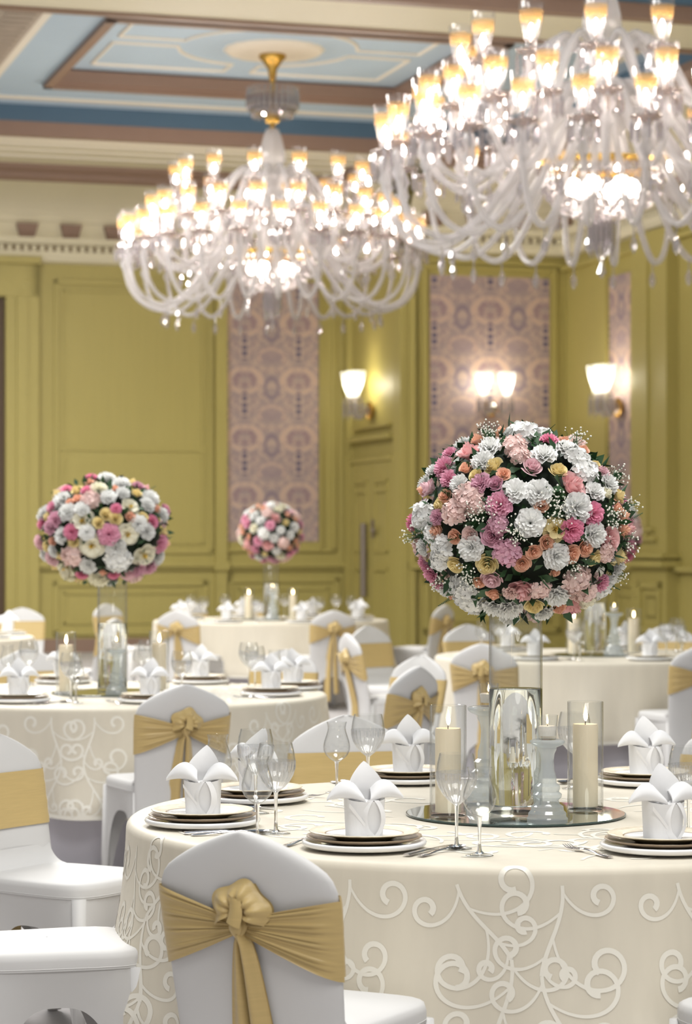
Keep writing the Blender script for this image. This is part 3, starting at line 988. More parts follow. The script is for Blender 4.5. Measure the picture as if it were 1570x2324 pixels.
# ------------------------------------------------------------------ chairs
OUT = [(0.0, 0.182), (0.30, 0.190), (0.46, 0.197), (0.58, 0.203), (0.68, 0.208), (0.745, 0.2105), (0.775, 0.2085), (0.797, 0.200), (0.813, 0.187),
       (0.828, 0.166), (0.843, 0.141), (0.857, 0.114), (0.869, 0.087), (0.879, 0.061), (0.887, 0.037), (0.892, 0.014)]
def lean(z): return -0.212 - 0.19 * max(0, z - 0.42) - 0.03 * max(0, 0.4 - z)
def halfw(z):
    for (a, wa), (b, wb) in zip(OUT, OUT[1:]):
        if a <= z <= b:
            return wa + (wb - wa) * (z - a) / (b - a)
    return OUT[-1][1]
TK = 0.019
def make_chair():
    root = bpy.data.objects.new('banquet_chair', None)
    root.empty_display_size = 0.1
    C.objects.link(root)
    # back cover: rounded slab with a peaked crest, arched at the foot
    mb = MB()
    nx = 14
    rows = OUT
    def zfoot(u): return 0.0
    def pt(i, u, side):
        z, hw = rows[i]
        k = 1 - abs(u) ** 6
        zz = z if i else 0.30 * (1 - abs(u) ** 3.2)
        if 0 < i < 2: zz = max(z, 0.34 * (1 - abs(u) ** 3.2) + 0.02)
        top = max(0, (z - 0.80) / 0.092)
        th_ = TK * (1 - 0.5 * top ** 3)
        y = lean(zz) + side * th_ * max(0.0, k) ** 0.5 + 0.012 * (1 - u * u) * (-1)
        return (hw * u * (1.0 + 0.0), y, zz)
    us = [-1, -.985, -.95, -.88, -.75, -.55, -.3, 0, .3, .55, .75, .88, .95, .985, 1]
    for side in (-1, 1):
        mb.grid(lambda a, b: pt(int(round(a * (len(rows) - 1))), us[int(round(b * 14))], side), len(rows) - 1, 14)
    # close the crest
    n_ = len(rows) - 1
    cap = [pt(n_, u, -1) for u in us] + [pt(n_, u, 1) for u in us]
    mb.add(cap, [(i, i + 1, i + 16, i + 15) for i in range(14)])
    mb.build('back_cover', M['spandex'], root, fix=True)
    # seat, fabric sweep up to the back, and the stretched skirt with arches
    mb = MB()
    def rr(t, wx, y0, y1, p=5.0):
        a = 2 * PI * t
        c_, s_ = cos(a), sin(a)
        k = (abs(c_) ** p + abs(s_) ** p) ** (-1 / p)
        return wx * c_ * k, (y0 + y1) / 2 + (y1 - y0) / 2 * s_ * k
    lv = [(0.43, 1.0), (0.455, 1.0), (0.468, 0.985), (0.474, 0.95), (0.477, 0.80), (0.478, 0.4), (0.478, 0.01)]
    def seat(u, v):
        z, sc = lv[int(round(v * 6))]
        x, y = rr(u, 0.205, -0.225, 0.235)
        x *= 1 + 0.06 * (y / 0.23)
        return (x * sc, 0.005 + (y - 0.005) * sc, z + 0.006 * (1 - sc))
    mb.grid(seat, 48, 6, cu=True)
    RS = 0.06
    def sweep(u, v):
        a = PI / 2 * v
        hw = 0.190 - 0.004 * v
        z = 0.474 + RS * (1 - cos(a))
        return ((2 * u - 1) * hw, lean(z) + TK - 0.008 + (RS - 0.004) * (1 - sin(a)), z)
    mb.grid(sweep, 8, 10)
    for e in (0.0, 1.0):
        rim = [sweep(e, j / 10) for j in range(11)]
        mb.add(rim + [(rim[0][0], lean(0.48), 0.470)], [(11, j, j + 1) for j in range(10)])
    # stretched skirt: legs in the corners, arches between them
    def skirt(u, v):
        x, y = rr(u, 0.2025, -0.222, 0.232, 5.0)
        x *= 1 + 0.06 * (y / 0.23)
        ax, ay = abs(x) / 0.21, abs(y - 0.005) / 0.228
        q = min(ax, ay) / max(ax, ay)
        zb = max(0.004, 0.335 * (1 - min(1.0, q / 0.88) ** 3.2))
        z = 0.444 + (zb - 0.444) * v
        k = (0.446 - z) / 0.446
        inw = 0.020 * (1 - q ** 4) * v - 0.012 * k * q
        l = math.hypot(x, y)
        return (x * (1 - inw / l), y * (1 - inw / l) + 0.004 * k * (1 if y > 0 else -1), z)
    mb.grid(skirt, 240, 10, cu=True)
    for fx, fy in ((-0.196, 0.212), (0.196, 0.212), (0.180, -0.205), (-0.180, -0.205)):
        mb.tube([(fx, fy, 0.002), (fx, fy, 0.12), (fx * .95, fy * .95, 0.43)], [0.017, 0.018, 0.022], 10)
    mb.build('seat_cover', M['spandex'], root)
    # seam below the seat edge
    mb = MB()
    mb.tube([(rr(k / 48, 0.2052, -0.2252, 0.2352)[0] * (1 + 0.06 * rr(k / 48, 0.2052, -0.2252, 0.2352)[1] / 0.23), rr(k / 48, 0.2052, -0.2252, 0.2352)[1], 0.436) for k in range(49)], 0.0011, 5, cap=False)
    mb.build('seam', M['spandex'], root)
    # sash: band round the front and sides, gathered wings behind
    mb = MB()
    zb0, zb1 = 0.597, 0.768
    def band(u, v):
        z = zb0 + (zb1 - zb0) * v
        hw = halfw(z) + 0.004
        if u < 0.1:
            a = u / 0.1
            return (-hw, lean(z) + 0.005 * (-1 + 2 * a), z)
        if u > 0.9:
            a = (u - 0.9) / 0.1
            return (hw, lean(z) + 0.005 * (1 - 2 * a), z)
        x = -hw + 2 * hw * (u - 0.1) / 0.8
        xn = min(1.0, abs(x) / hw)
        return (x, lean(z) + TK * math.sqrt(max(0.0, 1 - xn ** 6)) + 0.005 + 0.0012 * sin(v * 22 + 3 * x) - 0.012 * (1 - xn * xn), z)
    mb.grid(band, 40, 10)
    for sg in (-1, 1):
        def wing(u, v):
            k = u ** 1.15
            zc = 0.684 + 0.013 * k
            hgt = 0.172 * (1 - k) + 0.034 * k
            if sg > 0: zc -= 0.012 * (1 - k)
            z = zc + (v - 0.5) * hgt
            x = sg * ((halfw(z) + 0.005) * (1 - u) + 0.008 * u)
            pl = 0.006 * sin(v * 2 * PI * 5.0 + sg) + 0.004 * sin(v * 2 * PI * 9 + 2 + sg)
            xn = min(1.0, abs(x) / (halfw(z) + 0.005))
            y = lean(z) - TK * math.sqrt(max(0.0, 1 - xn ** 6)) - 0.012 * (1 - xn * xn) - 0.004 - 0.003 * min(1, 6 * u) - abs(pl) * min(1, 4 * u) * (1.0 - 0.3 * k) - 0.016 * k
            return (x, y, z)
        mb.grid(wing, 26, 44)
    sash = mb.build('sash', M['gold'], root)
    yk = lean(0.70) - TK - 0.032
    mb = MB()
    mb.grid(lambda u, v: ((0.019 + 0.004 * sin(5 * 2 * PI * u)) * sin(PI * v) * cos(2 * PI * u), yk - 0.006 + 0.016 * sin(PI * v) * sin(2 * PI * u) - 0.004, 0.670 + 0.058 * v), 20, 10, cu=True)
    # puffed loop above the knot
    def loop(u, v):
        a = R(-28) + R(236) * u
        rad_ = 0.004 + 0.064 * v * (1 + 0.10 * sin(5 * a + 1))
        puff = 0.034 * sin(PI * min(1, v * 1.05)) * (1 - 0.3 * v) + 0.005 * sin(11 * a) * (1 - v) * 3 * v
        return (0.004 + rad_ * 1.0 * cos(a), yk - 0.004 - puff, 0.724 + rad_ * 0.95 * sin(a) + 0.004)
    mb.grid(loop, 44, 12)
    def loopb(u, v):
        a = R(-28) + R(236) * u
        rad_ = 0.004 + 0.064 * v * (1 + 0.10 * sin(5 * a + 1))
        return (0.004 + rad_ * cos(a), yk + 0.004, 0.728 + rad_ * 0.95 * sin(a))
    mb.grid(loopb, 44, 4)
    mb.grid(lambda u, v: (-0.012 + 0.03 * u + 0.006 * sin(3 * v), yk - 0.036 - 0.006 * sin(PI * u) + 0.004 * v, 0.710 + 0.058 * v - 0.012 * u), 6, 8)
    mb.build('knot', M['gold'], sash)
    for sg, zl, xe, wtop, wb in ((-1, 0.085, -0.036, 0.010, 0.028), (1, 0.15, 0.036, 0.010, 0.024)):
        mb = MB()
        def tail(u, v):
            z = 0.682 + (zl - 0.682) * v
            wd = wtop + (wb - wtop) * min(1, v * 2.2) ** 0.7
            xc = 0.006 * sg + xe * v ** 0.5
            x = xc + (2 * u - 1) * wd
            y = lean(z) - TK - 0.018 - 0.013 * cos((2 * u - 1) * 2.4 + sg * 0.9) - 0.014 * (1 - v) ** 2 - (0.012 if sg > 0 else 0.0)
            return (x, y, z)
        mb.grid(tail, 10, 24)
        mb.grid(lambda u, v: tuple(Vector(tail(u, v)) + Vector((0, 0.005, 0))), 10, 24)
        mb.build('sash_tail', M['gold'], sash)
    return root

CH = Kind(make_chair)
def chair(x, y, face, label, group='white chairs with gold sashes', steps=12):
    """x, y: where the crest of the back stands; face: the way the sitter looks."""
    a = R(face)
    for tx, ty, tr, _s, _n in TABLES.values():      # keep the seat clear of the hanging cloth
        for _ in range(steps):
            pts = [(x + cos(a) * 0.53 - sin(a) * q, y + sin(a) * 0.53 + cos(a) * q) for q in (-0.2, 0, 0.2)]
            if min(math.hypot(p - tx, q - ty) for p, q in pts) > tr + 0.07: break
            x -= cos(a) * 0.012
            y -= sin(a) * 0.012
    CH.put((x + cos(a) * 0.285, y + sin(a) * 0.285, 0), a - PI / 2, label, 'chair', group)
chair(-0.180, 5.10, 64, 'white-covered chair nearest the camera, seen from behind with a big gold bow')
chair(1.10, 5.08, 116, 'chair in the bottom right corner of which only the white seat shows')
chair(-1.10, 7.62, -33, 'white chair at the left edge, front side turned here, flat gold band')
chair(-1.02, 6.12, 16, 'chair at bottom left of which only the white seat and leg arch show', steps=2)
chair(0.005, 8.39, -76, 'white chair facing us across the nearest table, left of the bouquet vase')
chair(1.335, 8.20, 240, 'white chair facing us across the nearest table at the right edge')
chair(-0.715, 10.32, 112, 'white chair with gold bow standing in front of the left middle table')
chair(-0.345, 13.57, 245, 'white chair facing us behind the right side of the left middle table')
chair(-1.79, 13.63, -70, 'white chair facing us behind the left side of the left middle table')
chair(0.30, 11.75, 144, 'white chair turned away at an angle, dark gold knot, just left of the tall candle', steps=3)
chair(0.39, 12.9, 222, 'white chair peeping out behind the angled chair left of the big vase')
chair(0.06, 16.0, 20, 'white chair seen edge-on with a long gold tail, centre of the room', steps=3)
chair(0.17, 17.4, -47, 'white chair with flat gold band facing right, centre of the room')
chair(0.82, 14.4, 68, 'white chair with gold bow seen partly through the big vase')
chair(2.09, 14.3, 108, 'white chair with gold bow at the right edge before the right background table')
chair(0.90, 17.75, -68, 'white chair facing us behind the right background table, left of the big vase')
chair(2.35, 17.7, 248, 'white chair facing us behind the right background table, at the right edge')
chair(-1.49, 21.45, 66, 'white chair with gold bow at the left front of the farthest table')
chair(-0.115, 21.45, 110, 'white chair with gold bow at the right front of the farthest table')
chair(-2.30, 23.75, -38, 'white chair with gold band seen through the left bouquet vase')
chair(0.85, 23.5, 148, 'white chair with gold bow standing far back, left under the big bouquet')
chair(-1.55, 24.55, -55, 'white chair behind the farthest table, left of its candles')
chair(-0.95, 25.0, -80, 'white chair behind the farthest table, just left of its vase')
chair(-1.97, 19.25, 152, 'white chair turned to the far left table, behind the left candle')
chair(-2.98, 22.3, -85, 'white chair facing us behind the far left table')

# ------------------------------------------------------------------ tableware
def plates_base():
    mb = MB()
    mb.lathe([(0.001, 0.004), (0.085, 0.003), (0.09, 0.0), (0.10, 0.002), (0.140, 0.006), (0.149, 0.010), (0.151, 0.016), (0.148, 0.021), (0.141, 0.020), (0.125, 0.015), (0.10, 0.012), (0.001, 0.011)], 48)
    return mb.build('base_plate', M['china'], None)
def plates_charger():
    mb = MB()
    mb.lathe([(0.001, 0.002), (0.08, 0.0), (0.10, 0.004), (0.132, 0.012), (0.1395, 0.016), (0.1395, 0.018), (0.128, 0.015), (0.105, 0.009), (0.001, 0.006)], 64, rf=lambda t, r, z: 1 + (0.008 * cos(18 * t) if r > 0.13 else 0))
    return mb.build('charger_plate', M['bronze'], None)
def plates_dinner():
    mb = MB()
    mb.lathe([(0.001, 0.004), (0.06, 0.003), (0.064, 0.0), (0.070, 0.003)], 48, 1)
    mb.lathe([(0.070, 0.003), (0.085, 0.009), (0.115, 0.015), (0.132, 0.0195)], 48, 1)
    mb.lathe([(0.132, 0.0195), (0.1335, 0.021), (0.131, 0.0225), (0.112, 0.019), (0.096, 0.0155)], 48, 2, rf=lambda t, r, z: 1 + (0.006 * cos(24 * t) if r > 0.13 else 0))
    mb.lathe([(0.096, 0.0155), (0.0925, 0.0146)], 48, 3)
    mb.lathe([(0.0925, 0.0146), (0.080, 0.010), (0.001, 0.009)], 48, 0)
    return mb.build('dinner_plate', [M['china'], M['underside'], M['goldrim'], M['bronze']], None)

def make_napkin():
    mb = MB()
    H = 0.088
    def base(u, v):
        a = 2 * PI * u
        p = 3.0
        c_, s_ = cos(a), sin(a)
        k = (abs(c_) ** p + abs(s_) ** p) ** (-1 / p)
        f = 0.93 + 0.10 * v + 0.03 * sin(3 * a + 1) * (1 - v)
        return (0.047 * c_ * k * f, 0.040 * s_ * k * f, H * v + (0.004 * cos(2 * a) if v > 0.99 else 0))
    mb.grid(base, 48, 8, cu=True)
    mb.grid(lambda u, v: (0.047 * v * cos(2 * PI * u), 0.040 * v * sin(2 * PI * u), H * 0.9 + 0.008 * (1 - v)), 32, 3, cu=True)
    # almond-shaped fold at the front and a slanting edge
    for sg in (-1, 1):
        def flap(u, v):
            z = H * (1.0 - v)
            bulge = 0.017 * sin(PI * min(1, v * 1.02)) ** 0.8
            x = 0.014 + sg * (bulge + 0.013 * u)
            return (x, -0.041 - 0.006 * sin(PI * v) * (1 - u) - 0.0015 + 0.004 * u, z)
        mb.grid(flap, 4, 14)
    mb.grid(lambda u, v: (-0.045 + 0.062 * v + 0.0, -0.0415 - 0.0028 * (1 - u) + 0.010 * max(0, 0.35 - v), H * (0.93 - 0.90 * v) - 0.010 * u), 2, 12)
    # tall centre petal: two leaves back to back
    for sgn, y0 in ((-1, 0.0), (1, 0.010)):
        def petal(u, v):
            wd = 0.047 * (sin(PI * min(0.999, 0.20 + 0.80 * v)) ** 0.75) * (1.0 if v < 0.5 else 1 - 0.25 * ((v - 0.5) / 0.5) ** 2)
            if v >= 0.999: wd = 0.0005
            x = (2 * u - 1) * wd
            z = 0.070 + 0.106 * v
            y = y0 + 0.012 * v - 9.0 * x * x + 0.012 - 0.010 * sin(PI * v)
            return (x * 0.92 + 0.006 * v, y, z)
        mb.grid(petal, 12, 18)
    # the two folded-out wings: broad hoods drooping to a tip
    for sg in (-1, 1):
        def curve(u):
            tip = Vector((sg * 0.094, -0.012, 0.088))
            low = Vector((sg * (0.004 + 0.090 * u), -0.040 + 0.026 * u, 0.083 + 0.010 * sin(PI * u) + 0.005 * u))
            top = Vector((sg * (0.014 + 0.078 * u), 0.000 - 0.010 * u, 0.098 + 0.040 * sin(PI * min(1.0, 0.10 + 0.86 * u)) ** 0.85))
            bak = Vector((sg * (0.014 + 0.074 * u), 0.034 * (1 - u), 0.086 + 0.020 * sin(PI * u)))
            k = u ** 3
            return [p.lerp(tip, k) for p in (low, top, bak)]
        def wing(u, v):
            l, t, b = curve(u)
            if v < 0.6:
                w_ = v / 0.6
                p = l.lerp(t, w_)
                p.y -= 0.012 * sin(PI * w_) * (1 - u * 0.6)
            else:
                p = t.lerp(b, (v - 0.6) / 0.4)
                p.z += 0.006 * sin(PI * (v - 0.6) / 0.4)
            return tuple(p)
        mb.grid(wing, 16, 15)
        mb.grid(lambda u, v: tuple(Vector(wing(u, v)) + Vector((0, 0.002, -0.002))), 16, 15)
        mb.grid(lambda u, v: (sg * (0.002 + 0.034 * u * (0.3 + 0.7 * v)), -0.037 + 0.030 * v + 0.004 * u, 0.080 + 0.024 * u * v), 6, 6)
    return mb.build('napkin', M['linen'], None)

def glass_mesh(bowl, stem_top, base_r, cut=None):
    """bowl: outer profile from stem upwards."""
    pass
def make_goblet():
    root = bpy.data.objects.new('wine_goblet', None); C.objects.link(root)
    outer = [(0.0045, 0.103), (0.010, 0.108), (0.022, 0.118), (0.034, 0.132), (0.044, 0.150), (0.0490, 0.168), (0.0495, 0.185), (0.0470, 0.205), (0.0435, 0.220), (0.0415, 0.229)]
    inner = [(r - 0.0016, z + 0.001) for r, z in outer[::-1][0:1]] + [(max(r - 0.0017, 0.001), z + 0.0008) for r, z in outer[::-1][1:-1]] + [(0.001, 0.111)]
    mb = MB()
    fl = lambda t, r, z: 1 + (0.028 * cos(22 * t) if 0.115 < z < 0.190 else 0.0)
    mb.lathe(outer[5:] , 88)
    mb.lathe(outer[:7], 132, 1, rf=fl)
    mb.lathe(inner, 44)
    mb.build('bowl', [M['glass'], M['cut']], root)
    mb = MB()
    mb.lathe([(0.0062, 0.104), (0.0048, 0.09), (0.0040, 0.06), (0.0040, 0.03), (0.0055, 0.012), (0.012, 0.006)], 8)
    mb.build('stem', M['sglass'], root)
    mb = MB()
    mb.lathe([(0.001, 0.0055), (0.012, 0.006), (0.030, 0.003), (0.037, 0.0012), (0.037, 0.0004), (0.001, 0.0003)], 40)
    mb.build('foot', M['glass'], root)
    return root
def make_tulip():
    root = bpy.data.objects.new('tulip_glass', None); C.objects.link(root)
    outer = [(0.0045, 0.088), (0.009, 0.092), (0.021, 0.100), (0.032, 0.111), (0.0385, 0.124), (0.0395, 0.137), (0.0370, 0.152), (0.0315, 0.168), (0.0272, 0.182), (0.0262, 0.192), (0.0280, 0.202), (0.0300, 0.208)]
    inner = [(max(r - 0.0013, 0.001), z + 0.0004) for r, z in outer[::-1][:-1]] + [(0.001, 0.094)]
    mb = MB()
    mb.lathe(outer, 44)
    mb.lathe(inner, 44)
    mb.build('bowl', M['glass'], root)
    mb = MB()
    mb.lathe([(0.0075, 0.092), (0.0055, 0.084), (0.0040, 0.06), (0.0036, 0.03), (0.0055, 0.012), (0.012, 0.006)], 12)
    mb.build('stem', M['sglass'], root)
    mb = MB()
    mb.lathe([(0.001, 0.0055), (0.012, 0.006), (0.028, 0.003), (0.033, 0.0012), (0.033, 0.0004), (0.001, 0.0003)], 40)
    mb.build('foot', M['glass'], root)
    return root

def sweep_flat(mb, rows):
    """rows: (y, halfwidth, z, thickness) along the piece's length."""
    vs, fs = [], []
    for y, hw, z, t_ in rows:
        vs += [(-hw, y, z), (-hw * 0.6, y, z + t_), (hw * 0.6, y, z + t_), (hw, y, z), (hw * 0.6, y, z - t_ * 0.4), (-hw * 0.6, y, z - t_ * 0.4)]
    for i in range(len(rows) - 1):
        for k in range(6):
            fs.append((6 * i + k, 6 * i + (k + 1) % 6, 6 * i + 6 + (k + 1) % 6, 6 * i + 6 + k))
    fs.append((5, 4, 3, 2, 1, 0))
    fs.append(tuple(6 * (len(rows) - 1) + k for k in range(6)))
    mb.add(vs, fs)
HANDLE = [(-0.105, 0.0085, 0.0022, 0.002), (-0.098, 0.0105, 0.0022, 0.0024), (-0.07, 0.0085, 0.003, 0.0024), (-0.03, 0.0045, 0.006, 0.0026), (0.01, 0.0035, 0.0075, 0.0026)]
def make_fork():
    mb = MB()
    sweep_flat(mb, HANDLE + [(0.025, 0.004, 0.007, 0.002), (0.035, 0.0105, 0.005, 0.0014), (0.05, 0.0125, 0.004, 0.0012), (0.06, 0.0125, 0.004, 0.0011)])
    for k in range(4):
        x = -0.0100 + 0.0067 * k
        mb.tube([(x, 0.058, 0.0045), (x, 0.075, 0.004), (x, 0.09, 0.006), (x * 0.97, 0.104, 0.010)], [0.0017, 0.0016, 0.0014, 0.0008], 6)
    return mb.build('fork', M['steel'], None, sharp=50)
def make_knife():
    mb = MB()
    sweep_flat(mb, [(-0.115, 0.0095, 0.0035, 0.003), (-0.108, 0.0105, 0.0035, 0.0034), (-0.06, 0.0085, 0.0045, 0.0034), (-0.015, 0.006, 0.005, 0.0034), (-0.005, 0.0045, 0.005, 0.003),
                    (0.005, 0.008, 0.0045, 0.0014), (0.05, 0.0105, 0.0038, 0.0010), (0.09, 0.0098, 0.0034, 0.0008), (0.112, 0.006, 0.003, 0.0007), (0.120, 0.001, 0.003, 0.0005)])
    return mb.build('knife', M['steel'], None, sharp=50)
def make_spoon():
    mb = MB()
    sweep_flat(mb, HANDLE + [(0.03, 0.0036, 0.0085, 0.0022), (0.042, 0.006, 0.0075, 0.0016)])
    def bowl(u, v):
        a, r = 2 * PI * u, v
        return (0.0195 * r * cos(a), 0.066 + 0.029 * r * sin(a), 0.0012 + 0.0075 * r * r)
    mb.grid(bowl, 24, 6, cu=True)
    mb.grid(lambda u, v: tuple(Vector(bowl(u, v)) + Vector((0, 0, -0.0011))), 24, 6, cu=True)
    return mb.build('spoon', M['steel'], None, sharp=50)

KB, KC, KD, KN = Kind(plates_base), Kind(plates_charger), Kind(plates_dinner), Kind(make_napkin)
KG, KT, KF, KK, KS = Kind(make_goblet), Kind(make_tulip), Kind(make_fork), Kind(make_knife), Kind(make_spoon)
TZ = TH_ + 0.0055
def setting(tab, ang, r, where, nap_rot, gob=True, tul=True, cut=True, plates=3, gpos=None, tpos=None, fork=True):
    tx, ty, tr, _s, tn = TABLES[tab]
    a = R(ang)
    x, y = tx + r * cos(a), ty + r * sin(a)
    rz = a + PI / 2
    at = 'at the %s place of the %s' % (where, tn)
    grp = lambda s: s + ' on the tables'
    z = TZ
    KB.put((x, y, z), rz, 'white base plate with raised rim ' + at, 'plate', grp('base plates'))
    if plates > 1:
        KC.put((x, y, z + 0.0135), rz, 'bronze glass charger plate ' + at, 'plate', grp('charger plates'))
        zz = z + 0.0215
    else:
        zz = z + 0.012
    KD.put((x, y, zz), rz, 'gold-rimmed dinner plate under the napkin ' + at, 'plate', grp('dinner plates'))
    KN.put((x, y, zz + 0.0092), R(nap_rot), 'white lily-folded napkin ' + at, 'napkin', grp('folded napkins'))
    def polar(da, rr):
        return (tx + rr * cos(a + R(da)), ty + rr * sin(a + R(da)), TZ)
    if gob:
        KG.put(gpos or polar(17.0, r * 0.86), rz, 'cut crystal wine goblet ' + at, 'wine glass', grp('cut goblets'))
    if tul:
        KT.put(tpos or polar(21.0, r * 0.98), rz, 'plain tulip-shaped glass ' + at, 'wine glass', grp('tulip glasses'))
    if cut:
        p = polar(11.5, r * 0.99)
        KK.put((p[0], p[1], TZ), a + PI / 2, 'steel knife ' + at, 'knife', grp('knives'))
        p = polar(14.0, r * 1.0)
        KS.put((p[0], p[1], TZ), a + PI / 2 - 0.05, 'steel spoon ' + at, 'spoon', grp('spoons'))
        if fork:
            p = polar(-13.0, r * 0.99)
            KF.put((p[0], p[1], TZ), a + PI / 2 + 0.06, 'steel fork ' + at, 'fork', grp('forks'))
def g_(x, y):
    p = onz(x, y, TZ)
    return (p.x, p.y, TZ)
setting('near', 240, 0.83, 'front left', 12, gpos=g_(1036, 1926), tpos=g_(1088, 1942))
setting('near', 291, 0.83, 'front right', 18, gpos=g_(1562, 1902), tul=False)
setting('near', 197, 0.87, 'leftmost', -6, gpos=g_(626, 1892), tpos=g_(584, 1908))
setting('near', 155, 0.79, 'back left', -40, gpos=g_(580, 1846), tpos=g_(494, 1838))
setting('near', 107, 0.92, 'back centre', 10, gpos=g_(835, 1797), tpos=g_(764, 1799))
setting('near', 61, 0.93, 'back right', 16, gpos=g_(1303, 1790), tul=False)
setting('left', 242, 0.78, 'front left', 20)
setting('left', 289, 0.74, 'front right', -8, tul=False)
setting('left', 345, 0.81, 'rightmost', 10)
setting('left', 18, 0.92, 'back right', 24, tul=False, cut=False)
setting('left', 65, 0.90, 'back centre', 0)
setting('left', 112, 0.90, 'back left', -15)
setting('right', 291, 0.75, 'front right', 5, cut=False, plates=1)
setting('right', 236, 0.80, 'front left', 5, cut=True, plates=1)
setting('right', 128, 0.86, 'back left', 5, cut=False, plates=1)
setting('right', 70, 0.86, 'back right', 15, cut=False, plates=1)
setting('right', 20, 0.86, 'rightmost', 40, cut=False, plates=1)
for ang, wh, rot in ((200, 'leftmost', 10), (245, 'front left', -20), (290, 'front right', 15), (335, 'right front', 30), (20, 'right back', -10), (65, 'back right', 0), (110, 'back centre', 20), (155, 'back left', 5)):
    setting('far', ang, 0.90, wh, rot, tul=False, cut=False, plates=1)
for ang, wh, rot in ((335, 'right front', 10), (20, 'rightmost', 0), (65, 'back right', 20)):
    setting('edge', ang, 0.86, wh, rot, tul=False, cut=False, plates=1)

# ------------------------------------------------------------------ centrepieces
TRAYZ = TH_ + 0.0055 + 0.006
def make_tray():
    mb = MB()
    mb.lathe([(0.001, 0.006), (0.294, 0.006)], 80, 0)
    mb.lathe([(0.294, 0.006), (0.297, 0.005), (0.297, 0.0008), (0.294, 0.0)], 80, 1)
    mb.lathe([(0.294, 0.0), (0.001, 0.0)], 80, 1)
    return mb.build('mirror_tray', [M['mirror'], M['mirredge']], None, sharp=40)
def make_hurricane():
    mb = MB()
    r, h = 0.0490, 0.295
    mb.lathe([(0.001, 0.0), (r - 0.003, 0.0), (r, 0.003), (r, h - 0.001), (r - 0.001, h), (r - 0.003, h - 0.001), (r - 0.0032, 0.010), (0.001, 0.009)], 48)
    return mb.build('glass_cylinder', M['vglass'], None, sharp=60)
def flame_mesh(mb, c, s=1.0):
    mb.lathe([(0.0005 * s, 0.0), (0.0042 * s, 0.006 * s), (0.0058 * s, 0.013 * s), (0.0048 * s, 0.022 * s), (0.0022 * s, 0.033 * s), (0.0004 * s, 0.041 * s)], 10, c=c)
def make_candle():
    root = bpy.data.objects.new('pillar_candle', None); C.objects.link(root)
    h, r = 0.224, 0.0345
    mb = MB()
    mb.lathe([(0.001, 0.0), (r, 0.0), (r, h - 0.004), (r - 0.002, h), (r - 0.008, h - 0.001), (0.012, h - 0.006), (0.001, h - 0.007)], 36)
    mb.build('wax', M['wax'], root, sharp=50)
    mb = MB()
    mb.tube([(0, 0, h - 0.008), (0, 0, h + 0.006), (0.002, 0, h + 0.011)], 0.0013, 6)
    mb.build('wick', M['wick'], root)
    mb = MB()
    flame_mesh(mb, (0.001, 0, h + 0.007))
    mb.build('flame', M['flame'], root)
    return root
def make_stick():
    mb = MB()
    prof = [(0.001, 0.0), (0.053, 0.0), (0.054, 0.008), (0.050, 0.014), (0.050, 0.022), (0.043, 0.030), (0.042, 0.040), (0.033, 0.046), (0.029, 0.056), (0.037, 0.064), (0.038, 0.072), (0.030, 0.079),
            (0.033, 0.086), (0.033, 0.094), (0.024, 0.101), (0.0235, 0.116), (0.018, 0.135), (0.0165, 0.160), (0.019, 0.178), (0.024, 0.188), (0.024, 0.194), (0.040, 0.201), (0.046, 0.207), (0.046, 0.211), (0.040, 0.214), (0.001, 0.214)]
    mb.lathe(prof, 40)
    return mb.build('glass_candlestick', M['frost'], None, sharp=35)
def make_votive():
    root = bpy.data.objects.new('votive_candle', None); C.objects.link(root)
    mb = MB()
    mb.lathe([(0.001, 0.0), (0.022, 0.0), (0.0235, 0.004), (0.0285, 0.062), (0.0280, 0.064), (0.0265, 0.062), (0.0220, 0.010), (0.001, 0.009)], 32)
    mb.build('cup', M['vglass'], root, sharp=60)
    mb = MB()
    mb.lathe([(0.001, 0.010), (0.0215, 0.010), (0.0245, 0.034), (0.020, 0.036), (0.001, 0.035)], 24)
    mb.build('wax', M['wwax'], root, sharp=50)
    mb = MB()
    mb.tube([(0, 0, 0.035), (0, 0, 0.043)], 0.001, 6)
    mb.build('wick', M['wick'], root)
    mb = MB()
    flame_mesh(mb, (0, 0, 0.040), 0.5)
    mb.build('flame', M['flame'], root)
    return root
VH, VR, WZ = 0.545, 0.0725, 0.335
def make_vase():
    mb = MB()
    r = VR
    mb.lathe([(0.001, 0.0), (r - 0.004, 0.0), (r, 0.004), (r, VH - 0.001), (r - 0.001, VH), (r - 0.0032, VH - 0.001), (r - 0.0034, 0.020), (0.001, 0.016)], 64)
    o = mb.build('cylinder_vase', M['vglass'], None, sharp=60)
    mb = MB()
    q = r - 0.0006
    mb.lathe([(0.001, 0.021), (q - 0.004, 0.021), (q, 0.025), (q, WZ - 0.001), (q - 0.001, WZ), (0.001, WZ)], 64)
    mb.build('water', M['water'], o, sharp=60)
    return o
KTR, KHU, KCA, KST, KVO, KVA = Kind(make_tray), Kind(make_hurricane), Kind(make_candle), Kind(make_stick), Kind(make_votive), Kind(make_vase)
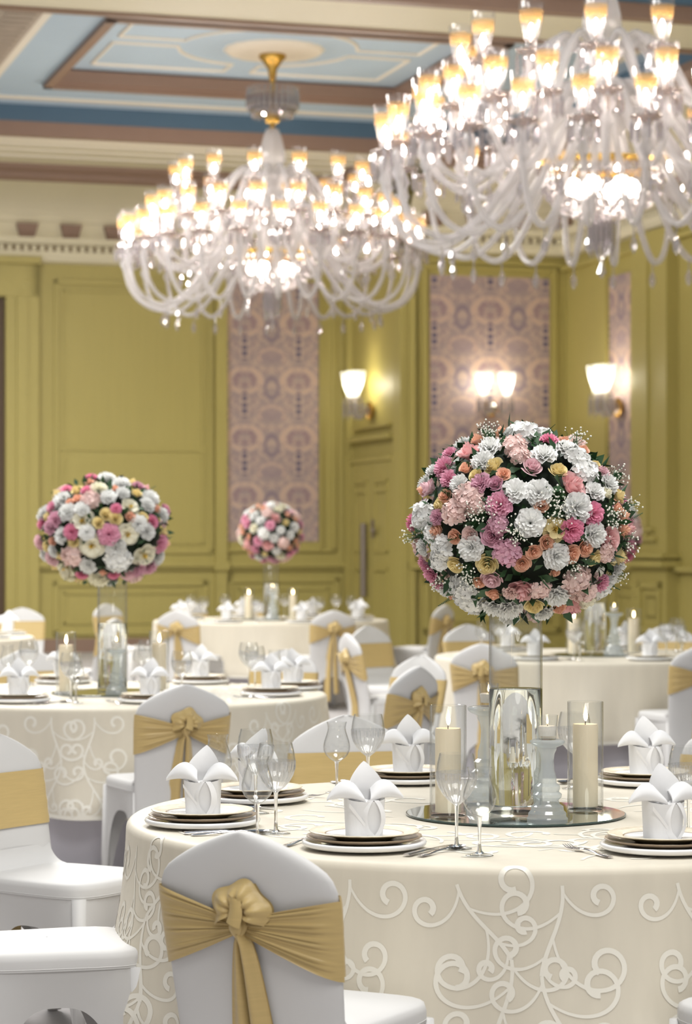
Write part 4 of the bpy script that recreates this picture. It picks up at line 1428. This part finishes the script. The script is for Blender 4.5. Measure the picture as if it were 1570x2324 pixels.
def centre(tab, stuff, vase_label):
    tx, ty, tr, _s, tn = TABLES[tab]
    KTR.put((tx, ty, TZ), 0, 'round mirror tray in the middle of the %s' % tn, 'tray', 'mirror trays')
    KVA.put((tx, ty, TRAYZ), 0.2, vase_label, 'vase', 'tall glass vases')
    for kind, dx, dy, where in stuff:
        x, y = tx + dx, ty + dy
        if kind == 'c':
            KHU.put((x, y, TRAYZ), 0, 'clear glass cylinder around the %s candle of the %s' % (where, tn), 'candle holder', 'glass cylinders')
            KCA.put((x, y, TRAYZ + 0.0095), 0, 'lit ivory pillar candle %s of the vase on the %s' % (where, tn), 'candle', 'lit pillar candles')
        else:
            sc = 1.0 if kind == 's' else 1.28
            KST.put((x, y, TRAYZ), 0, 'turned glass candlestick %s the vase on the %s' % (where, tn), 'candlestick', 'glass candlesticks', scale=sc)
            KVO.put((x, y, TRAYZ + 0.2145 * sc), 0, 'lit votive glass %s the vase on the %s' % (where, tn), 'candle', 'lit votive candles')
centre('near', [('c', -0.186, -0.075, 'left'), ('c', 0.196, 0.075, 'right'), ('s', 0.068, -0.215, 'right in front of'), ('t', -0.062, 0.19, 'left behind')],
       'tall clear cylinder vase half full of water under the largest bouquet')
centre('left', [('c', -0.215, -0.10, 'left'), ('c', 0.222, 0.09, 'right'), ('s', 0.035, -0.16, 'in front of')],
       'tall clear cylinder vase under the left bouquet')
centre('right', [('c', -0.15, -0.10, 'left'), ('c', 0.26, 0.08, 'right'), ('t', 0.11, -0.12, 'right in front of')],
       'tall clear cylinder vase in the right background behind the largest bouquet')
centre('far', [('c', -0.21, -0.05, 'left'), ('c', 0.21, -0.05, 'right'), ('t', 0.02, -0.16, 'in front of')],
       'tall clear cylinder vase under the smallest, farthest bouquet')
centre('edge', [('c', 0.20, -0.05, 'right')], 'tall clear cylinder vase on the far left table')

# ------------------------------------------------------------------ flowers
frng = random.Random(11)
def fl_carnation(mb, m):
    for k, (rk, hk, amp) in enumerate(((1.0, 0.02, .11), (0.92, 0.20, .12), (0.76, 0.38, .13), (0.56, 0.52, .13), (0.34, 0.60, .12))):
        ph_ = frng.uniform(0, 6)
        def fn(u, v):
            a = 2 * PI * u + k
            ru = amp * v * v * (sin(9 * a + ph_) + 0.6 * sin(17 * a + 2 * ph_))
            r = 0.04 + (rk - 0.04) * v * (1 + 0.07 * sin(6 * a + ph_ * 2) + 0.05 * sin(27 * a) * v)
            z = -0.35 * (1 - v) ** 2 + hk * v ** 0.7 + ru
            return (r * cos(a + 0.25 * ru), r * sin(a + 0.25 * ru), z)
        mb.grid(fn, 54, 5, cu=True, m=m)
def rose_petals(mb, m, n, r0, r1, open_, hin, seed, m2=None):
    rg = random.Random(seed)
    for i in range(n):
        t_ = i / (n - 1)
        a0 = i * 2.39996 + rg.uniform(-.2, .2)
        rad_ = r0 + (r1 - r0) * t_
        wid = R(70 - 18 * t_)
        Ht = hin * (1 - 0.42 * t_)
        fl_ = open_ * t_ ** 1.6
        def fn(u, v):
            s_ = 2 * u - 1
            taper = (1 - 0.30 * abs(s_) ** 2.5 * v)
            r = rad_ * (0.42 + 0.58 * min(1, v * 1.5) ** 0.7) + fl_ * v ** 2.2 * 0.55 - 0.03 * s_ * s_
            curl = 0.10 * max(0, v - 0.72) / 0.28 * t_
            z = -0.5 + Ht * v * taper * (1 - 0.35 * fl_ * v) + 0.5 * (1 - t_) * 0.25 - curl * 0.5 - 0.10 * t_
            a = a0 + s_ * wid * (0.75 + 0.25 * v)
            return ((r + curl) * cos(a), (r + curl) * sin(a), z)
        mb.grid(fn, 8, 6, m=(m2 if (m2 is not None and t_ < 0.3) else m))
def fl_rose(mb, m): rose_petals(mb, m, 19, 0.06, 0.78, 0.38, 1.25, 5)
def fl_peony(mb, m):
    rose_petals(mb, m, 16, 0.08, 0.62, 0.25, 1.2, 8)
    for i in range(6):
        a0 = i * PI / 3 + 0.3
        def fn(u, v):
            s_ = 2 * u - 1
            r = 0.15 + 0.85 * v * (1 - 0.16 * s_ * s_)
            a = a0 + s_ * 0.62 * (0.6 + 0.4 * sin(PI * min(1, v * 0.8)))
            return (r * cos(a), r * sin(a), -0.5 + 0.55 * v ** 1.5 + 0.10 * s_ * s_)
        mb.grid(fn, 8, 6, m=m)
def fl_open(mb, m, m2):
    for ring, (n, rr_, h) in enumerate(((6, 1.0, 0.15), (5, 0.7, 0.42))):
        for i in range(n):
            a0 = 2 * PI * i / n + ring * 0.5
            def fn(u, v):
                s_ = 2 * u - 1
                r = 0.08 + rr_ * v * (1 - 0.15 * s_ * s_)
                a = a0 + s_ * 0.66 * (0.55 + 0.45 * sin(PI * min(1, v * 0.75)))
                return (r * cos(a), r * sin(a), -0.3 + h * v ** 1.4 + 0.12 * s_ * s_ + 0.1 * ring)
            mb.grid(fn, 8, 6, m=m)
    rose_petals(mb, m2, 9, 0.05, 0.26, 0.1, 0.75, 3)
def fl_hydrangea(mb, m):
    rg = random.Random(21)
    for i in range(26):
        z = 1 - (i + 0.5) / 26 * 0.95
        a = i * 2.39996 + rg.uniform(-.2, .2)
        r = math.sqrt(max(0, 1 - z * z))
        n = Vector((r * cos(a), r * sin(a), z))
        c = Vector((n.x * 0.80, n.y * 0.80, n.z * 0.60 - 0.12)) * rg.uniform(.86, 1.12)
        n = (n + Vector((rg.uniform(-.5, .5), rg.uniform(-.5, .5), rg.uniform(-.3, .5)))).normalized()
        t1 = n.orthogonal().normalized()
        t2 = n.cross(t1)
        rot = rg.uniform(0, PI)
        for k in range(4):
            b = rot + k * PI / 2
            d = t1 * cos(b) + t2 * sin(b)
            e = t2 * cos(b) - t1 * sin(b)
            s_ = 0.40 * rg.uniform(.82, 1.18)
            up_ = rg.uniform(-.02, .10)
            q = [(0, 0, 0), (.30, .30, .03), (.66, .46, .05), (.98, .26, .02), (.98, -.26, .02), (.66, -.46, .05), (.30, -.30, .03), (.6, 0, -.03)]
            vs = [c + d * x * s_ + e * y * s_ + n * (w_ + up_ * x) for x, y, w_ in q]
            mb.add(vs, [(0, 1, 7), (1, 2, 7), (2, 3, 7), (3, 4, 7), (4, 5, 7), (5, 6, 7), (6, 0, 7)], m)
_fl = {}
def flower_mesh(kind, col):
    if (kind, col) not in _fl:
        mb = MB()
        mats = [M['f_' + col]]
        if kind == 'C': fl_carnation(mb, 0); nm = 'carnation'
        elif kind == 'R': fl_rose(mb, 0); nm = 'rose'
        elif kind == 'P': fl_peony(mb, 0); nm = 'peony'
        elif kind == 'O': fl_open(mb, 0, 1); nm = 'open_rose'; mats.append(M['f_heart'])
        else: fl_hydrangea(mb, 0); nm = 'hydrangea'
        o = mb.build(nm, mats, None)
        _fl[(kind, col)] = (nm, o.data)
        bpy.data.objects.remove(o)
    return _fl[(kind, col)]

def leaf_shape(mb, c, n, d, L, W, m):
    d = d.normalized(); e = n.cross(d).normalized()
    vs = [c, c + d * L * 0.4 + e * W + n * 0.1 * L, c + d * L, c + d * L * 0.4 - e * W + n * 0.1 * L, c + d * L * 0.45]
    mb.add([tuple(v) for v in vs], [(0, 1, 4), (1, 2, 4), (2, 3, 4), (3, 0, 4)], m)

def bouquet(label, centre_, a, b, flowers, gyps, seed, n_leaf=700, hero=True):
    """centre_: middle of the ball; a: horizontal, b: vertical half size; flowers: (kind, colour, unit direction, size)."""
    rg = random.Random(seed)
    root = thing('flower_bouquet', label, 'flower arrangement', (centre_[0], centre_[1], centre_[2] - b), 0, 'ball bouquets')
    up = Vector((0, 0, b))
    def surf(n, k=1.0): return Vector((n.x * a * k, n.y * a * k, n.z * b * k)) + up
    def nor(n): return Vector((n.x / a, n.y / a, n.z / b)).normalized()
    for kind, col, n, size in flowers:
        nm, me = flower_mesh(kind, col)
        o = bpy.data.objects.new(nm, me)
        C.objects.link(o)
        o.parent = root
        nn = (nor(n) + Vector((rg.uniform(-.22, .22), rg.uniform(-.22, .22), rg.uniform(-.18, .22)))).normalized()
        q = nn.to_track_quat('Z', 'Y').to_matrix().to_4x4() @ Matrix.Rotation(rg.uniform(0, 2 * PI), 4, 'Z')
        o.matrix_local = Matrix.Translation(surf(n, 0.955 - 0.35 * size / a * (1 if kind in 'RPO' else 0.7))) @ q @ Matrix.Scale(size, 4)
    mb = MB()
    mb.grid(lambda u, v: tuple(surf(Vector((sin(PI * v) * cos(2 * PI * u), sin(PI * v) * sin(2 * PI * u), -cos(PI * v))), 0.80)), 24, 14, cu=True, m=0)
    for _ in range(n_leaf):
        z = rg.uniform(-1, 1); t_ = rg.uniform(0, 2 * PI); r = math.sqrt(1 - z * z)
        n = Vector((r * cos(t_), r * sin(t_), z))
        d = (n * rg.uniform(0.1, 0.9) + Vector((rg.uniform(-1, 1), rg.uniform(-1, 1), rg.uniform(-1, 1)))).normalized()
        leaf_shape(mb, surf(n, rg.uniform(0.78, 0.90)), n, d, rg.uniform(.03, .06), rg.uniform(.008, .016), 1)
    for _ in range(26 if hero else 6):      # feathery sprays
        z = rg.uniform(-.9, 1); t_ = rg.uniform(0, 2 * PI); r = math.sqrt(1 - z * z)
        n = Vector((r * cos(t_), r * sin(t_), z))
        d = (n * 0.8 + Vector((rg.uniform(-1, 1), rg.uniform(-1, 1), rg.uniform(-.4, .8)))).normalized()
        c0 = surf(n, 0.86)
        e = n.cross(d).normalized()
        L = rg.uniform(.05, .075)
        mb.tube([c0, c0 + d * L], 0.0008, 4, 2)
        for k in range(12):
            for sg in (-1, 1):
                p0 = c0 + d * L * (0.15 + 0.85 * k / 12)
                leaf_shape(mb, p0, n, e * sg + d * 0.8, 0.022 * (1 - k / 15), 0.0011, 2)
    o = mb.build('foliage', [M['core'], M['leaf'], M['fern']], root)
    o['kind'] = 'stuff'
    mb = MB()
    for n in gyps:
        for _ in range(34 if hero else 16):
            d = (nor(n) * 1.2 + Vector((rg.gauss(0, .5), rg.gauss(0, .5), rg.gauss(0, .5)))).normalized()
            c0 = surf(n, 0.88)
            p = c0 + d * rg.uniform(.025, .062)
            if hero: mb.tube([c0, p], 0.0004, 3, 1, cap=False)
            mb.ball(p, rg.uniform(.0017, .0030), 6, 0)
    if gyps:
        o = mb.build('gypsophila', [M['gyp'], M['fern']], root)
        o['kind'] = 'stuff'
    return root

def from_photo(lst, cx, cy, rx, ry, unit):
    out = []
    for x, y, kind, col, r in lst:
        u, v = (x - cx) / rx, (cy - y) / ry
        q = math.hypot(u, v)
        if q > 0.985: u, v = u / q * 0.985, v / q * 0.985
        out.append((kind, col, Vector((u, -math.sqrt(max(0.0, 1 - u * u - v * v)), v)).normalized(), r * unit * 1.10))
    return out
def around(n, seed, pal, s0, s1, ymin=0.05):
    rg, out = random.Random(seed), []
    tot = n if ymin < -1 else int(n / max(0.05, (1 - ymin) / 2))
    for i in range(tot):
        z = 1 - 2 * (i + 0.5) / tot
        t_ = i * 2.39996
        r = math.sqrt(1 - z * z)
        v = Vector((r * cos(t_), r * sin(t_), z))
        if v.y < ymin: continue
        kind, col = rg.choice(pal)
        out.append((kind, col, v, rg.uniform(s0, s1) * (1.3 if kind in 'HP' else 1) * (0.75 if kind == 'R' else 1)))
    return out
PAL = [('C', 'white'), ('C', 'white'), ('H', 'white'), ('R', 'peach'), ('R', 'peach'), ('R', 'yellow'), ('C', 'pink'), ('C', 'pinkh'), ('P', 'pinkp'), ('H', 'blush'), ('C', 'mauve'), ('R', 'pinkl'), ('C', 'cream')]

BIG = [(790, 95, 'H', 'white', 95), (500, 135, 'R', 'peach', 45), (435, 205, 'P', 'pinkp', 75), (325, 220, 'C', 'pink', 45), (285, 310, 'C', 'pink', 65), (570, 190, 'C', 'white', 65), (720, 185, 'H', 'blush', 70),
    (745, 250, 'H', 'blush', 60), (895, 245, 'C', 'white', 75), (940, 150, 'C', 'pinkh', 50), (1045, 150, 'R', 'peach', 40), (1165, 205, 'R', 'peach', 38), (1040, 200, 'C', 'white', 60), (1110, 250, 'H', 'white', 80), (1160, 330, 'H', 'white', 80),
    (820, 310, 'R', 'pinkl', 58), (515, 280, 'C', 'white', 65), (580, 305, 'R', 'yellow', 54), (415, 320, 'R', 'peach', 46), (470, 365, 'R', 'yellow', 38), (640, 360, 'R', 'peach', 40), (590, 415, 'R', 'mauve', 44), (500, 420, 'C', 'mauve', 62),
    (310, 390, 'C', 'pink', 52), (370, 420, 'C', 'white', 55), (215, 330, 'C', 'white', 45), (180, 435, 'P', 'pinkl', 62), (125, 440, 'R', 'peach', 38), (285, 490, 'R', 'peach', 42), (250, 550, 'R', 'yellow', 44), (410, 510, 'H', 'blush', 92),
    (340, 590, 'H', 'blush', 78), (465, 540, 'H', 'blush', 60), (240, 625, 'C', 'mauve', 45), (150, 610, 'H', 'white', 85), (200, 725, 'H', 'white', 50), (230, 710, 'R', 'peach', 52), (340, 745, 'R', 'peach', 44), (610, 550, 'C', 'pink', 76),
    (705, 470, 'C', 'white', 74), (850, 478, 'C', 'white', 76), (870, 547, 'R', 'peach', 44), (797, 660, 'C', 'white', 80), (985, 335, 'R', 'yellow', 54), (1080, 425, 'P', 'pinkp', 85), (1210, 470, 'C', 'white', 60), (1292, 475, 'R', 'cream', 38),
    (1310, 415, 'C', 'white', 62), (1275, 350, 'C', 'pinkl', 42), (1230, 300, 'R', 'yellow', 32), (1383, 487, 'R', 'yellow', 46), (1095, 570, 'C', 'white', 86), (1190, 605, 'C', 'pinkh', 66), (955, 700, 'O', 'yellow', 68), (1055, 705, 'C', 'pinkh', 68),
    (1200, 735, 'C', 'white', 72), (1320, 765, 'P', 'pinkp', 76), (1285, 845, 'H', 'blush', 55), (1415, 700, 'R', 'peach', 48), (1460, 690, 'P', 'pinkp', 60), (1410, 610, 'R', 'peach', 46), (1362, 570, 'R', 'peach', 36), (560, 740, 'P', 'mauve', 64),
    (600, 670, 'H', 'mauve', 60), (660, 840, 'H', 'mauve', 76), (430, 735, 'R', 'blush', 46), (440, 810, 'C', 'white', 76), (270, 815, 'H', 'white', 70), (250, 890, 'H', 'white', 62), (160, 810, 'C', 'white', 48), (820, 838, 'R', 'peach', 44),
    (900, 785, 'R', 'peach', 44), (962, 865, 'C', 'white', 76), (1063, 855, 'R', 'peach', 52), (1150, 815, 'R', 'peach', 52), (1210, 880, 'R', 'yellow', 46), (1405, 870, 'R', 'yellow', 48), (1450, 905, 'R', 'peach', 36), (1385, 940, 'C', 'white', 56),
    (750, 908, 'R', 'peach', 48), (955, 962, 'R', 'peach', 30), (345, 920, 'R', 'yellow', 52), (538, 920, 'R', 'yellow', 60), (570, 1012, 'R', 'pinkl', 60), (495, 1025, 'R', 'peach', 38), (590, 1098, 'R', 'peach', 44), (150, 925, 'C', 'pink', 50),
    (200, 985, 'C', 'pink', 56), (200, 1065, 'C', 'pink', 50), (400, 1065, 'H', 'white', 85), (440, 1140, 'H', 'white', 90), (275, 1090, 'C', 'white', 50), (312, 1145, 'R', 'peach', 36), (370, 1175, 'R', 'peach', 28), (765, 1085, 'P', 'pinkp', 88),
    (865, 1070, 'H', 'blush', 62), (690, 1085, 'C', 'blush', 46), (985, 1105, 'C', 'white', 72), (1100, 1020, 'H', 'blush', 85), (1160, 1090, 'H', 'blush', 76), (1270, 1030, 'C', 'pink', 56), (1335, 1010, 'C', 'white', 60), (1330, 1110, 'H', 'white', 78),
    (1010, 1190, 'R', 'peach', 44), (1125, 1185, 'P', 'pinkp', 80), (1240, 1165, 'H', 'cream', 70), (850, 1180, 'R', 'yellow', 54), (690, 1190, 'C', 'white', 76), (600, 1180, 'C', 'white', 66), (700, 1240, 'C', 'white', 60), (915, 1215, 'C', 'white', 56)]
GY = [(475, 620), (560, 600), (690, 700), (720, 740), (930, 590), (980, 620), (1290, 590), (1310, 640), (430, 920), (440, 980), (1060, 905), (1350, 370), (1440, 560), (1420, 780), (560, 120), (600, 140), (950, 520), (1110, 160), (120, 740), (280, 990), (1400, 980)]
nx_, nz_ = 0.474, 1.543
bigs = from_photo(BIG, 790, 660, 690, 600, 1 / 2.617 / 838)
gyps = [q[2] for q in from_photo([(x, y, 'R', 'white', 1) for x, y in GY], 790, 660, 690, 600, 1)]
bouquet('largest ball bouquet of pink, peach, white and yellow flowers on the nearest vase', (nx_, 6.56, nz_), 0.314, 0.276, bigs + around(46, 3, PAL, .026, .034, 0.12), gyps, 5, 900)

LEFT = [(490, 1020, 'C', 'white', 40), (560, 1045, 'C', 'white', 40), (610, 1035, 'R', 'yellow', 28), (410, 1035, 'R', 'peach', 20), (535, 1068, 'R', 'peach', 20), (460, 1070, 'C', 'cream', 38), (405, 1078, 'C', 'pinkh', 26), (350, 1075, 'R', 'yellow', 28),
    (300, 1075, 'C', 'pinkh', 26), (245, 1090, 'R', 'yellow', 28), (640, 1060, 'C', 'mauve', 30), (640, 1088, 'R', 'yellow', 24), (700, 1110, 'C', 'white', 40), (510, 1110, 'C', 'white', 36), (575, 1090, 'C', 'white', 30), (430, 1120, 'H', 'blush', 42),
    (360, 1115, 'R', 'peach', 24), (325, 1135, 'R', 'peach', 22), (280, 1120, 'C', 'white', 40), (390, 1165, 'C', 'white', 34), (620, 1150, 'O', 'cream', 40), (690, 1145, 'C', 'white', 36), (730, 1160, 'R', 'peach', 22), (315, 1180, 'C', 'white', 40),
    (235, 1155, 'C', 'pink', 28), (190, 1190, 'C', 'white', 40), (215, 1200, 'R', 'yellow', 28), (255, 1215, 'C', 'mauve', 36), (390, 1220, 'O', 'cream', 50), (505, 1190, 'R', 'yellow', 28), (470, 1228, 'R', 'yellow', 26), (550, 1208, 'R', 'yellow', 28),
    (550, 1165, 'C', 'pinkh', 24), (620, 1200, 'R', 'peach', 26), (680, 1205, 'R', 'yellow', 26), (715, 1225, 'C', 'pinkh', 30), (655, 1235, 'C', 'white', 38), (695, 1270, 'C', 'white', 36), (755, 1190, 'C', 'white', 34), (765, 1275, 'R', 'yellow', 22),
    (520, 1285, 'C', 'pink', 46), (340, 1272, 'C', 'pinkh', 34), (290, 1290, 'C', 'white', 36), (230, 1250, 'C', 'mauve', 32), (185, 1230, 'C', 'pinkh', 28), (205, 1340, 'R', 'yellow', 24), (240, 1315, 'R', 'peach', 20), (245, 1360, 'C', 'white', 30),
    (165, 1320, 'C', 'pinkl', 34), (415, 1275, 'C', 'white', 34), (345, 1320, 'R', 'yellow', 26), (435, 1340, 'O', 'cream', 52), (610, 1285, 'O', 'cream', 46), (550, 1345, 'C', 'white', 44), (555, 1410, 'H', 'white', 56), (335, 1385, 'H', 'blush', 48),
    (410, 1430, 'C', 'white', 38), (685, 1390, 'O', 'cream', 52), (750, 1325, 'C', 'pink', 42), (745, 1400, 'C', 'white', 36), (640, 1450, 'C', 'mauve', 38), (710, 1455, 'C', 'mauve', 38), (600, 1470, 'C', 'pinkl', 36), (450, 1490, 'C', 'cream', 46),
    (530, 1470, 'C', 'pinkh', 28), (375, 1470, 'C', 'pinkh', 28), (280, 1450, 'O', 'cream', 46), (290, 1490, 'C', 'cream', 36), (225, 1440, 'R', 'yellow', 28), (350, 1505, 'R', 'yellow', 24), (230, 1395, 'C', 'pinkl', 36), (275, 1385, 'R', 'yellow', 20),
    (480, 1462, 'R', 'peach', 18), (190, 1385, 'C', 'white', 32)]
lx_ = (236 - 785) / 464
bouquet('medium ball bouquet at the left in front of the olive panelled wall', (lx_, 11.85, CAMZ + (HORIZON - 1203) / 464), 0.345, 0.283, from_photo(LEFT, 465, 1262, 318, 256, 1 / 1.9625 / 464) + around(30, 9, PAL, .032, .042, 0.12), [], 6, 600, False)
fx_ = (607 - 785) / 238
bouquet('smallest ball bouquet on the farthest table before the left wallpaper panel', (TABLES['far'][0], 23.1, CAMZ + (HORIZON - 1208) / 238), 0.315, 0.295,
        [q for q in around(95, 4, PAL, .040, .052, -2.0)], [], 7, 350, False)
bouquet('ball bouquet hidden for the most part behind the largest bouquet', (1.63, 15.85, CAMZ + 0.06), 0.30, 0.27, around(60, 14, PAL, .045, .055, -2.0), [], 8, 250, False)
